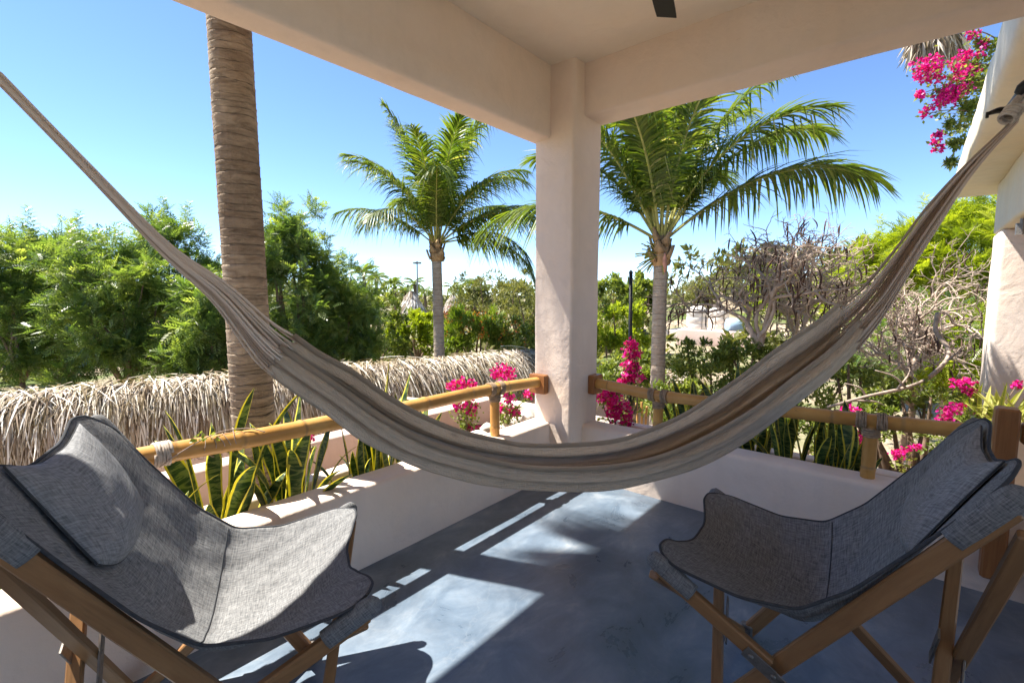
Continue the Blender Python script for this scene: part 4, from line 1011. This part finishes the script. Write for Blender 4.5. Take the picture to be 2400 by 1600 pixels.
bare_tree('bare tree with hanging dry pods in the middle, right behind the hammock cloth', B1, [at(1760, 560, 8.0), at(1850, 540, 8.3), at(1950, 560, 8.6), at(1930, 650, 7.8), at(1720, 640, 7.6)], 62, .058, 5)
B2 = at(2090, 860, 8.2)
bare_tree('bare tangled tree nearest the house pillar, under the lime green tree', B2, [at(1960, 640, 8.2), at(2080, 640, 8.6), at(2170, 650, 8.0), at(2010, 740, 7.6), at(2180, 760, 7.8), at(1940, 720, 7.4), at(2120, 600, 8.3)], 63, .058, 5, .6)
t = empty('fallen_branch', at(2000, 905, 5.2))
m = MB(); m.tube(spline([at(1900, 935, 5.3), at(1990, 910, 5.2), at(2080, 890, 5.3), at(2140, 862, 5.5), at(2180, 810, 5.8), at(2150, 760, 6.0), at(2155, 720, 6.1)], 40), np.linspace(.014, .030, 40)*(1+.10*np.sin(np.arange(40)*.7)), 8)
child_world(m.build('limb', M['palebark'], smooth=True), t)
m = MB()
for k, (a, b) in enumerate((((1990, 910), (1940, 880)), ((2060, 895), (2090, 850)), ((2080, 890), (2010, 850)), ((2150, 850), (2210, 800)), ((1960, 920), (2040, 935)))):
    m.tube(spline([at(*a, 5.25), at((a[0]+b[0])/2+8, (a[1]+b[1])/2-6, 5.25), at(*b, 5.3)], 10), np.linspace(.014, .005, 10), 6)
child_world(m.build('twigs', M['palebark'], smooth=True), t)
tag(t, 'pale crooked branch lying across the shrubs above the bamboo rail', 'branch')

# ------------------------------------------------------------------ bougainvillea
def bougainvillea(label, root, clusters, seed, leafn=60, name='bougainvillea', size=.030, leafsz=.045):
    """clusters: (point, radius, squash)"""
    rng = np.random.default_rng(seed); t = empty(name, root); root = np.asarray(root, float)
    ms = MB(); ml = MB()
    for (c, r, sq) in clusters:
        c = np.asarray(c, float); mid = root+(c-root)*.5+rng.normal(size=3)*np.linalg.norm(c-root)*.10; P = spline([root, mid, c], 12); ms.tube(P, np.linspace(.007, .003, 12), 5)
        n = int(max(24, (r/size)**2*7)); d = rng.normal(size=(n, 3)); d /= np.linalg.norm(d, axis=1, keepdims=True)
        p = c+d*r*(rng.random(n)**.4)[:, None]*np.array([1, 1, sq])*(1+.25*np.sin(d[:, :1]*5+d[:, 1:2]*4))
        pi = np.repeat(np.arange(n), 3); V, F = instance(np.array([[0, 0, 0], [.5, .42, .12], [1, 0, .05], [.5, -.42, .12]]), LEAFF, p[pi], frames(rng.normal(size=(n*3, 3))+d[pi]*.4, rng.normal(size=(n*3, 3))), size*rng.uniform(.8, 1.35, n*3))
        mb_ = MB(); mb_.add(V, F, 0, np.repeat(np.clip(rng.normal(.5, .25, n*3), 0, 1), 4)); child_world(mb_.build('flower_cluster', M['magenta']), t)['kind'] = 'stuff'
        nl = int(leafn*r/.06); k = rng.integers(2, 12, nl); lp = P[k]+rng.normal(size=(nl, 3))*r*.55
        V, F = instance(LEAF*[1, 1.3, 1], LEAFF, lp, frames(rng.normal(size=(nl, 3)), rng.normal(size=(nl, 3))+[0, 0, 1.0]), leafsz*rng.uniform(.6, 1.2, nl)); ml.add(V, F, 0, np.repeat(rng.uniform(.2, 1, nl), 4))
    child_world(ms.build('stems', M['bark'], smooth=True), t); child_world(ml.build('leaves', M['broad']), t)
    return tag(t, label, 'flowering plant', 'magenta bougainvillea around the terrace')
def cl(lst, dep): return [(at(x, y, dep+dz), r*PXM*dep, sq) for (x, y, r, sq, dz) in lst]
bougainvillea('magenta bougainvillea poking over the bamboo rail beside the column', at(1150, 985, 3.85), cl([(1155, 857, 27, .8, 0), (1170, 915, 15, .9, 0), (1180, 945, 17, .9, .05), (1150, 940, 10, 1, 0), (1215, 905, 9, 1, .1)], 3.85), 201, 60, size=.026)
bougainvillea('magenta bougainvillea in front of the thatch, seen over the rail by the hammock', at(1075, 990, 3.9), cl([(1052, 884, 22, .6, 0), (1082, 880, 14, .7, .1), (1075, 935, 20, 1.0, 0), (1048, 932, 11, 1, 0), (1085, 985, 14, .7, 0)], 3.9), 202, 70, size=.026)
bougainvillea('single small magenta bloom under the rail by the pink planter wall', at(715, 1040, 3.0), cl([(712, 1005, 9, 1.1, 0)], 3.0), 203, 20, size=.018)
bougainvillea('small magenta bloom low between the hammock and the rail', at(965, 985, 3.6), cl([(966, 945, 8, 1, 0)], 3.6), 204, 40, size=.018)
bougainvillea('large magenta bougainvillea below the rail right beside the column', at(1420, 1010, 3.75), cl([(1393, 908, 27, .8, 0), (1417, 940, 32, .9, 0), (1440, 965, 14, .8, 0), (1478, 998, 9, .8, .2)], 3.75), 205, 30, size=.026)
bougainvillea('magenta bougainvillea spike climbing the black pole', at(1450, 985, 4.2), cl([(1450, 792, 18, .7, 0), (1442, 812, 14, .8, 0), (1461, 815, 13, .8, 0), (1441, 838, 15, .9, 0), (1462, 845, 13, .9, 0), (1438, 866, 15, .8, 0), (1466, 866, 15, .8, 0), (1428, 878, 8, .8, 0)], 4.15), 206, 25, size=.030)
bougainvillea('dark magenta bougainvillea between the snake plants at the rope-tied post', at(1960, 1060, 4.3), cl([(1950, 945, 22, .6, 0), (1955, 985, 22, .9, 0), (1968, 1010, 22, .9, 0)], 4.3), 207, 30, size=.026)
bougainvillea('small magenta flowers low beside the dark chair', at(2075, 1085, 4.3), cl([(2062, 1043, 15, .9, 0), (2085, 1030, 10, .8, 0), (2105, 1026, 7, 1, 0)], 4.3), 208, 40, size=.022)
bougainvillea('magenta bougainvillea peeping over the top of the dark chair', at(2190, 1020, 4.0), cl([(2178, 943, 16, .8, 0), (2172, 970, 20, .9, 0), (2205, 935, 12, .8, .1)], 4.0), 209, 20, size=.024)
bougainvillea('bright magenta bloom in front of the house pillar', at(2255, 960, 4.8), cl([(2210, 880, 20, .6, 0), (2225, 900, 13, .8, 0), (2255, 945, 10, .7, 0), (2335, 885, 9, 1, .1), (2345, 955, 10, 1, 0)], 4.8), 210, 20, size=.028)
bougainvillea('magenta bougainvillea trailing over the house eave against the sky', at(2330, 190, 8.6), cl([(2130, 158, 32, .9, 0), (2145, 178, 16, .8, 0), (2222, 138, 26, .9, .1), (2205, 160, 18, .9, 0), (2192, 205, 32, .9, 0), (2168, 225, 22, .8, 0), (2150, 240, 12, .8, 0), (2112, 217, 9, 1, 0), (2125, 260, 11, 1.2, 0), (2156, 307, 10, .8, 0), (2152, 342, 11, .9, 0), (2235, 78, 13, .8, 0), (2256, 102, 12, .9, 0), (2230, 165, 16, .7, 0), (2148, 325, 8, .7, 0)], 8.2), 211, 90, size=.050, leafsz=.08)
# yellow-green mass of leaves in that creeper
m_ = [o for o in bpy.data.objects if o.get('label', '').startswith('magenta bougainvillea trailing')][0]
rng = np.random.default_rng(12); mm = MB()
for (x, y, r) in ((2235, 205, 26), (2215, 262, 24), (2240, 240, 26), (2255, 150, 24), (2195, 285, 14), (2270, 110, 20), (2185, 375, 8), (2200, 330, 12)):
    V, F, A, _ = crown_np(at(x, y, 8.2), np.array([1, 1, .8])*r*PXM*8.2, 8, 5, 6, (LEAF, LEAFF), .09, rng, .1); mm.add(V, F, 0, A)
child_world(mm.build('leaves', M['broad']), m_)
mm = MB()
for (p, q_) in (((2260, 300), (2165, 380)), ((2270, 330), (2170, 330)), ((2265, 265), (2120, 262)), ((2260, 200), (2105, 218)), ((2280, 150), (2100, 160)), ((2290, 90), (2215, 80))):
    a, b = at(*p, 8.2), at(*q_, 8.2); mm.tube(spline([a, (a+b)/2+[0, 0, .08], b], 10), np.linspace(.012, .005, 10), 5)
child_world(mm.build('stems', M['bark']), m_)

# ------------------------------------------------------------------ snake plants
def snake_leaf(name, L, w, bend, twist, seed):
    rng = np.random.default_rng(seed); n = 16; v = np.linspace(0, 1, n)
    wp = w*np.where(v < .5, .55+.9*v*(1-v*.5)*1.0, 1.0)*np.clip((1-v)/.32, 0, 1)**.62*np.clip(.62+v*1.2, 0, 1)
    wp = np.maximum(wp, .0012)
    ang = bend*v**1.6; P = np.stack([np.concatenate([[0], np.cumsum(np.sin(ang[:-1]))*L/(n-1)]), .012*np.sin(v*5+seed), np.concatenate([[0], np.cumsum(np.cos(ang[:-1]))*L/(n-1)])], -1)
    cross = np.array([(-1, .0), (-.82, -.10), (-.5, -.22), (0, -.32), (.5, -.22), (.82, -.10), (1, 0), (.5, -.12), (0, -.20), (-.5, -.12)]); k = len(cross)
    V, A, U = [], [], []
    cup = .75-.5*v
    for i in range(n):
        T = unit(P[min(i+1, n-1)]-P[max(i-1, 0)]); tw = twist*v[i]+.12*math.sin(v[i]*7+seed); B = np.array([0, 1.0, 0]); N_ = np.cross(B, T)
        Bt = B*math.cos(tw)+N_*math.sin(tw); Nt = np.cross(Bt, T)
        for (cu, cn) in cross:
            rip = 1+.05*math.sin(v[i]*22+seed+cu)
            V.append(P[i]+Bt*cu*wp[i]/2*rip+Nt*(-cn)*wp[i]*cup[i]); A.append(abs(cu)); U.append((cu*.1+seed*.37, v[i]*L*1.0))
    idx = np.arange(n*k).reshape(n, k); i2 = np.roll(idx, -1, axis=1); F = np.stack([idx[:-1], i2[:-1], i2[1:], idx[1:]], -1).reshape(-1, 4)
    return np_mesh(name, np.array(V), [F, np.array([list(range(k))[::-1], list(range((n-1)*k, n*k))])], [M['snake']], True, {'var': A}, U)
SL = [snake_leaf('leaf', L, w, b, tw, i) for i, (L, w, b, tw) in enumerate(((.62, .075, .10, .3), (.52, .068, .25, -.5), (.46, .070, .45, .6), (.55, .060, .80, .3), (.36, .062, .30, -.3), (.42, .056, 1.15, .5), (.58, .070, -.08, .8), (.30, .055, .65, -.6)))]
def snake_plant(label, x, y, z, n, s, seed, group):
    rng = np.random.default_rng(seed); t = empty('snake_plant', (x, y, z))
    for k in range(n):
        me = SL[int(rng.integers(0, len(SL)))] if k > 1 else SL[(seed+k*6) % 7 if (seed+k*6) % 7 not in (3, 5) else 0]
        o = link('leaf', me, t); a = k*2.4+rng.uniform(-.5, .5); r = .02+.018*k**.7*rng.uniform(.6, 1.3)
        o.location = (math.cos(a)*r, math.sin(a)*r*.7, -.03); o.rotation_euler = (rng.normal()*.10, .05+.022*k*rng.uniform(.3, 1.3), a); q_ = s*rng.uniform(.75, 1.12)*(1.05-.018*k); o.scale = (q_, q_*rng.uniform(.9, 1.15), q_)
    return tag(t, label, 'plant', group)
gL, gR = 'yellow-edged snake plants behind the sunlit wall', 'dark snake plants behind the shaded wall'
for i, (x, y, n, s, lb) in enumerate((
    (-.18, 2.27, 10, .85, 'yellow-edged snake plant showing under the sunlit chair at the edge of the view'),
    (.14, 2.30, 9, .80, 'yellow-edged snake plant behind the sunlit chair frame'),
    (.40, 2.27, 10, 1.1, 'snake plant hidden mostly behind the sunlit chair back'),
    (.70, 2.26, 15, 1.42, 'tallest yellow-edged snake plant, in front of the thick palm trunk'),
    (1.02, 2.29, 16, 1.25, 'bushy yellow-edged snake plant right of the thick palm trunk'),
    (1.38, 2.24, 10, .80, 'short young snake plant on the wall between the taller ones'),
    (1.55, 2.33, 11, 1.08, 'snake plant just under the hammock edge'),
    (1.78, 2.31, 9, .95, 'last snake plant before the hammock hides the planter'))):
    snake_plant(lb, x, y, .21, n, s, 300+i, gL)
for i, (x, y, n, s, lb) in enumerate((
    (3.20, .98, 10, .85, 'dark snake plant behind the hammock near the first bamboo post'),
    (3.22, .72, 10, .95, 'dark snake plant half hidden by the hammock cloth'),
    (3.20, .53, 11, .9, 'dark snake plant with arching leaves right of the hammock'),
    (3.19, .36, 9, .82, 'dark snake plant with folded leaves beside the rope-tied post'),
    (3.18, .24, 9, .92, 'upright dark snake plant touching the rope-tied post'),
    (3.35, 1.22, 8, .95, 'snake plant standing beside the full palm trunk'),
    (3.30, .85, 9, 1.25, 'tall snake plant leaves rising above the rail behind the hammock'))):
    snake_plant(lb, x, y, .19, n, s, 340+i, gR)
# variegated strappy plant by the house pillar
t = empty('strappy_plant', at(2295, 985, 4.6)); rng = np.random.default_rng(8); m = MB(); b0 = at(2300, 960, 4.6)
for k in range(46):
    a = rng.uniform(0, 6.28); el = rng.uniform(.55, 1.45); L = rng.uniform(.22, .46); d = np.array([math.cos(a)*math.cos(el), math.sin(a)*math.cos(el), math.sin(el)]); q_ = np.linspace(0, 1, 6); P = b0+rng.normal(size=3)*[.08, .10, .02]+np.outer(q_*L, d)-np.outer(q_**2.2*L*.35*math.cos(el), (0, 0, 1)); w = unit(np.cross(d, (0, 0, 1)))*.020
    wp = np.array([.5, 1, 1, .8, .5, .05]); V = np.stack([P+np.outer(wp, w), P-np.array([0, 0, .006]), P-np.outer(wp, w)], 1).reshape(-1, 3)
    F = []
    for j in range(5): F += [[j*3, j*3+1, j*3+4, j*3+3], [j*3+1, j*3+2, j*3+5, j*3+4]]
    av = rng.uniform(.3, .9); m.add(V, np.array(F), 0, np.tile([min(1, av+.15), max(0, av-.4), min(1, av+.15)], 6))
child_world(m.build('leaves', M['variegated']), t)
tag(t, 'yellow-green strappy leaved plant in front of the house pillar', 'plant')

# ------------------------------------------------------------------ thatch-capped garden walls
def thatch_wall(name, label, path, zt, drop, width, n, seed, wallz=GROUND, lenr=(.32, .62)):
    rng = np.random.default_rng(seed); t = empty(name, (path[0][0], path[0][1], wallz))
    P = spline(np.array([(x, y, z) for (x, y, z) in path], float), 160); S = np.concatenate([[0], np.cumsum(np.linalg.norm(np.diff(P, axis=0), axis=1))])
    T = np.gradient(P, axis=0); T /= np.linalg.norm(T, axis=1, keepdims=True); N_ = np.stack([T[:, 1], -T[:, 0], 0*T[:, 0]], -1); N_ /= np.linalg.norm(N_, axis=1, keepdims=True)
    if N_[80] @ (CAM-P[80]) < 0: N_ = -N_
    # dark core under the straw
    a = np.linspace(-math.pi*.5, math.pi*.5, 13); core = P[:, None, :]+np.sin(a)[None, :, None]*N_[:, None, :]*width*.86*.5+np.stack([0*a, 0*a, (np.cos(a)-1)*drop*.75-.08], -1)[None]
    i = np.arange(160*13).reshape(160, 13); m = MB(); m.add(core.reshape(-1, 3), np.stack([i[:-1, :-1], i[:-1, 1:], i[1:, 1:], i[1:, :-1]], -1).reshape(-1, 4)); child_world(m.build('core', M['thatchcore'], smooth=True), t)
    wv = []
    for sgn in (1, -1): wv.append(np.stack([P+N_*sgn*.12-[0, 0, .1], P*[1, 1, 0]+N_*sgn*.12+[0, 0, wallz]], 1))
    m = MB()
    for w in wv: j = np.arange(320).reshape(160, 2); m.add(w.reshape(-1, 3), np.stack([j[:-1, 0], j[:-1, 1], j[1:, 1], j[1:, 0]], -1))
    child_world(m.build('wall', M['pinkwall']), t)
    # straw: long dry leaf strips combed over the cap
    u = rng.random(n); k = np.minimum((u*159).astype(int), 158); p = P[k]; tn = T[k]; nn = N_[k]
    side = np.where(rng.random(n) < .8, 1, -1); phi = (rng.integers(0, 7, n)+rng.random(n)*.45)/7*R(86)                     # 0 on the ridge, 90 down the side
    L = rng.uniform(lenr[0], lenr[1], n); sway = rng.normal(size=n)*.15; lift = np.abs(rng.normal(size=n))*.07+rng.random(n)*.04
    top = phi < R(22); sway = np.where(top, rng.normal(size=n)*.45, sway)
    segs = np.array([0, .33, .66, 1.0]); w = rng.uniform(.009, .027, n); V = np.zeros((n, 4, 2, 3))
    for j, s in enumerate(segs):
        dist = phi*width*.5+L*s                                        # distance run down over the cap
        ph = np.clip(dist/(width*.5), 0, R(90)); over = np.clip(dist-width*.5*R(90), 0, None)
        rr = 1+lift+s*s*lift*1.2
        pos = p+nn*(side*np.sin(ph)*width*.5*rr)[:, None]+np.stack([0*ph, 0*ph, (np.cos(ph)*rr-1)*drop*.62-over-lift*0], -1)+tn*(sway*L*s)[:, None]+nn*(side*s*s*np.abs(rng.normal(size=n))*.03)[:, None]
        wd = tn*(w*(1-.85*s**2))[:, None]*.5+np.array([0, 0, 1.0])*(rng.normal(size=n)*.004)[:, None]
        V[:, j, 0] = pos+wd; V[:, j, 1] = pos-wd
    b = (np.arange(n)*8)[:, None]; F = np.concatenate([np.concatenate([b+2*j, b+2*j+1, b+2*j+3, b+2*j+2], 1) for j in range(3)])
    A = np.clip(rng.normal(.52, .34, n)-.14*(phi > R(55)), 0, 1)  # straw low on the sides toned down: shade painted into its colour
    m = MB(); m.add(V.reshape(-1, 3), F, 0, np.repeat(A, 8)); tag(child_world(m.build('thatch', M['thatch']), t), kind='stuff')
    return tag(t, label, 'wall')
pA = at(0, 912, 6.1); pB = at(1190, 812, 10.6); dv = pB-pA
thatch_wall('thatched_wall', 'long garden wall capped with pale dry palm thatch behind the snake plants', [tuple(pA-dv*.35), tuple(pA), tuple(pA+dv*.33+[0, 0, .02]), tuple(pA+dv*.66+[0, 0, .0]), tuple(pB), tuple(pB+unit(dv)*.5+[.05, -.05, -.10])], 0, .95, 1.25, 21000, 71)
thatch_wall('thatched_wall', 'short grey thatch wall cap between the column and the full palm trunk', [tuple(at(1330, 838, 11.5)), tuple(at(1450, 846, 10.5)), tuple(at(1600, 862, 9.4))], 0, .6, .9, 3000, 72)

# ------------------------------------------------------------------ things in the middle distance
def hut(label, x, y, wpx, hpx, depth, seed):
    rng = np.random.default_rng(seed); c = at(x, y, depth); s = PXM*depth; w = wpx*s/2; h = hpx*s; gz = ground_z(c[0], c[1]); t = empty('palm_hut', (c[0], c[1], gz))
    m = MB(); n = 10; rows = []
    for i in range(n+1): f = i/n; rows.append([(c[0]+math.cos(a)*w*(.12+.88*f), c[1]+math.sin(a)*w*(.12+.88*f), c[2]+h*(.5-f)) for a in np.arange(16)*math.pi/8])
    V = np.array(rows).reshape(-1, 3); j = np.arange((n+1)*16).reshape(n+1, 16); j2 = np.roll(j, -1, 1); m.add(V, [np.stack([j[:-1], j2[:-1], j2[1:], j[1:]], -1).reshape(-1, 4), np.array([list(range(16))])]); r_ = m.build('roof', M['thatchcore']); child_world(r_, t)
    k = 900; f = rng.random(k)**.6; a = rng.uniform(0, 6.28, k); d = np.stack([np.cos(a), np.sin(a), 0*a], -1); p = c+d*(w*(.12+.88*f))[:, None]+np.stack([0*f, 0*f, h*(.5-f)+.05], -1); dn = d*w*.88+np.array([0, 0, -h]); V, F = instance(SLIM, LEAFF, p, frames(dn+rng.normal(size=(k, 3))*.12*w, d+[0, 0, 1.0]), h*.42*rng.uniform(.7, 1.2, k)); m = MB(); m.add(V, F, 0, np.repeat(np.clip(rng.normal(.65, .25, k), 0, 1), 4)); tag(child_world(m.build('thatch', M['thatch']), t), kind='stuff')
    for k in range(4):
        a = k*math.pi/2+.6; px_, py_ = c[0]+math.cos(a)*w*.7, c[1]+math.sin(a)*w*.7; m = MB(); m.tube([(px_, py_, gz), (px_, py_, c[2]-h*.2)], .09, 8); child_world(m.build('post', M['bark']), t)
    tag(t, label, 'hut', 'thatched huts in the distance')
hut('pale thatched hut roof left of the slender palm trunk', 945, 690, 62, 44, 42, 81)
hut('second thatched hut roof just right of the slender palm trunk', 1040, 692, 44, 30, 46, 82)
hut('small pale thatched peak among the feathery tree tops', 768, 655, 34, 46, 24, 83)
# lamp mast
c = at(958, 660, 46); t = empty('lamp_mast', (c[0], c[1], ground_z(*c[:2]))); tp = at(958, 600, 46)
m = MB(); m.tube([(c[0], c[1], ground_z(*c[:2])), tp], [.10, .06], 8); child_world(m.build('pole', M['steel']), t)
for k, dx in enumerate((-5, 5)):
    q_ = at(958+dx, 604, 46); m = MB(); m.tube([tp-[0, 0, .1], (tp+q_)/2, q_], .04, 6); m.box(q_, (.28, .28, .16)); child_world(m.build('lamp_head', M['steel']), t)
tag(t, 'thin lamp mast on the skyline beside the slender palm', 'mast')
# water tanks on a white plinth
def tank(label, x, wpx, y0, y1, depth):
    s = PXM*depth; a = at(x, y1, depth); b = at(x, y0, depth); r = wpx*s/2; z0, z1 = a[2], b[2]; t = empty('water_tank', (a[0], a[1], z0)); h = z1-z0; zz, rr = [], []
    for f, k in ((0, .97), (.02, 1), (.22, 1), (.24, .965), (.26, 1), (.48, 1), (.50, .965), (.52, 1), (.70, 1), (.74, .97), (.80, .93), (.90, .55), (.95, .30)): zz.append(z0+h*f); rr.append(r*k)
    m = MB(); m.tube([(a[0], a[1], z) for z in zz], rr, 28); child_world(m.build('body', M['tank'], smooth=True), t)
    m = MB(); m.tube([(a[0], a[1], z0+h*.94), (a[0], a[1], z0+h*.95), (a[0], a[1], z0+h)], [r*.34, r*.34, r*.30], 18); child_world(m.build('lid', M['tank']), t)
    sd = -FW*r*1.06; p0 = a+np.array([sd[0], sd[1], 0])+RT*r*.1; m = MB(); m.tube([p0, p0+[0, 0, h*.85]], r*.03, 6); child_world(m.build('pipe', M['steel']), t)
    tag(t, label, 'water tank', 'water tanks behind the palm')
    return a
ta = tank('pale beige water tank nearest the full palm trunk', 1600, 46, 698, 756, 30)
tb_ = tank('pinkish beige water tank behind the bare branches', 1650, 44, 700, 755, 31)
c = at(1625, 752, 30.5); pl = plaster_box('tank_plinth', (c[0]-2.0, c[1]-2.4, ground_z(*c[:2])-.2), (c[0]+1.6, c[1]+2.0, min(ta[2], tb_[2])-.004), M['house'], .04, .01, .8)
tag(pl, 'white plastered block carrying the water tanks', 'plinth')
c = at(1708, 748, 27); t = empty('blue_drum', (c[0], c[1], c[2]-.5)); m = MB(); rx_ = .55
P = [c+RT*x for x in (-.95, -.9, -.3, -.25, .25, .3, .9, .95)]; m.tube(P, [.30, .42, .42, .40, .40, .42, .42, .30], 20); child_world(m.build('body', M['blue'], smooth=True), t)
for dx in (-.5, .5):
    m = MB(); q_ = c+RT*dx; m.bar((q_[0], q_[1], ground_z(*q_[:2])), (q_[0], q_[1], q_[2]-.38), .3, .3); child_world(m.build('support', M['stone']), t)
tag(t, 'light blue plastic drum beyond the bare branches', 'drum')
c = at(1850, 770, 24); pl = plaster_box('garden_wall', (c[0]-.2, c[1]-4.5, ground_z(*c[:2])-.2), (c[0]+.2, c[1]+6.5, c[2]+.02), M['pinkwall'], .04, .02, .5)
tag(pl, 'low pale pink garden wall glimpsed through the bare branches', 'wall')
# black pole
b0 = at(1446, 1000, 4.2); tp = at(1449, 628, 4.2); t = empty('black_pole', (b0[0], b0[1], b0[2]))
m = MB(); m.tube([(b0[0], b0[1], GROUND), b0, b0+(tp-b0)*.5, tp], [.018, .018, .017, .015], 12); child_world(m.build('shaft', M['black'], smooth=True), t)
m = MB(); m.tube([tp, tp+[0, 0, .012], tp+[0, 0, .03]], [.018, .018, .004], 12); child_world(m.build('cap', M['black']), t)
tag(t, 'thin black upright pole behind the rail beside the column', 'pole')
# bamboo stakes
for i, (x, y0, y1, lean) in enumerate(((1462, 925, 1010, 4), (1474, 922, 1010, 0), (1486, 932, 1010, -6), (1440, 940, 1000, 10))):
    a = at(x, y0, 4.3); b = at(x+lean, y1, 4.3); m = MB(); culm(m, [b, (a+b)/2, a], .010, .12, 8, 90+i); o = m.build('bamboo_stake', M['bamboo'], smooth=True)
    tag(o, 'thin bamboo stake in the bed '+['third from the black pole', 'beside the first rope-tied post', 'closest to the first rope-tied post', 'leaning beside the black pole'][i], 'stake', 'bamboo stakes beside the black pole')
# pale boulders by the column
rng = np.random.default_rng(33)
for i, (x, y, r, d, lb) in enumerate(((1160, 985, 24, 3.9, 'in front of the thatch end'), (1205, 965, 28, 4.1, 'touching the column side'), (1235, 985, 18, 3.8, 'smallest beside the column'), (1100, 1005, 22, 3.7, 'under the magenta flowers by the hammock'), (1400, 985, 24, 3.9, 'below the large magenta flowers'), (1470, 995, 26, 3.9, 'between pole and first bamboo post'), (1120, 985, 16, 4.2, 'half hidden by stems'))):
    bm = bmesh.new(); bmesh.ops.create_icosphere(bm, subdivisions=3, radius=1.0); s = r*PXM*d
    for v in bm.verts: k = 1+.35*mnoise.noise(v.co*1.2+Vector((i*7, 0, 0)))+.10*mnoise.noise(v.co*4); v.co = Vector((v.co.x*s*1.3*k, v.co.y*s*1.1*k, v.co.z*s*.8*k))
    me = bpy.data.meshes.new('boulder'); bm.to_mesh(me); bm.free(); me.materials.append(M['stone'])
    for p in me.polygons: p.use_smooth = True
    o = link('boulder', me, None, at(x, y, d)); tag(o, 'pale rounded boulder in the bed, '+lb, 'boulder', 'pale boulders in the planting bed')
# raised bed that carries boulders and flowers beyond the corner
bd = MB(); ctr = np.array([3.75, 3.0]); n = 40; X, Y = np.meshgrid(np.linspace(3.54, 5.6, n), np.linspace(-2.0, 4.8, n)); Z = np.array([[.02-.28*max(0, (x-3.6))**1.2+.05*mnoise.noise(Vector((x*3, y*3, 0))) for x, y in zip(rx_, ry_)] for rx_, ry_ in zip(X, Y)]); i = np.arange(n*n).reshape(n, n)
bd.add(np.stack([X, Y, Z], -1), np.stack([i[:-1, :-1], i[:-1, 1:], i[1:, 1:], i[1:, :-1]], -1).reshape(-1, 4)); tag(bd.build('garden_bank', M['bank'], smooth=True), 'sloping garden bank beyond the shaded wall', kind='structure')
# thatch tuft hanging at the neighbouring roof
t = empty('thatch_fringe', at(2140, 95, 9.5)); rng = np.random.default_rng(19); k = 520; x = rng.uniform(2095, 2205, k); p = np.array([at(a, rng.uniform(62, 100), 9.5+rng.uniform(-.25, .25)) for a in x]); d = np.stack([rng.normal(size=k)*.22, rng.normal(size=k)*.22, -np.ones(k)], -1)-RT*((2150-x)/90)[:, None]*.6
V, F = instance(SLIM*[1, .45, 1], LEAFF, p, frames(d, rng.normal(size=(k, 3))), rng.uniform(.35, .62, k)); m = MB(); m.add(V, F, 0, np.repeat(np.clip(rng.normal(.4, .25, k), 0, 1), 4)); tag(child_world(m.build('thatch', M['thatch']), t), kind='stuff')
m = MB(); m.tube([at(2085, 62, 9.5), at(2215, 50, 9.5)], .16, 10); child_world(m.build('ridge_pole', M['thatchcore'], smooth=True), t)
m = MB(); q_ = at(2215, 50, 9.5); m.tube([q_, q_+np.array([.4, -2.0, .1])], .12, 8); child_world(m.build('cross_pole', M['thatchcore']), t)
tag(t, 'ragged fringe of dry thatch hanging above the magenta flowers', 'thatch')
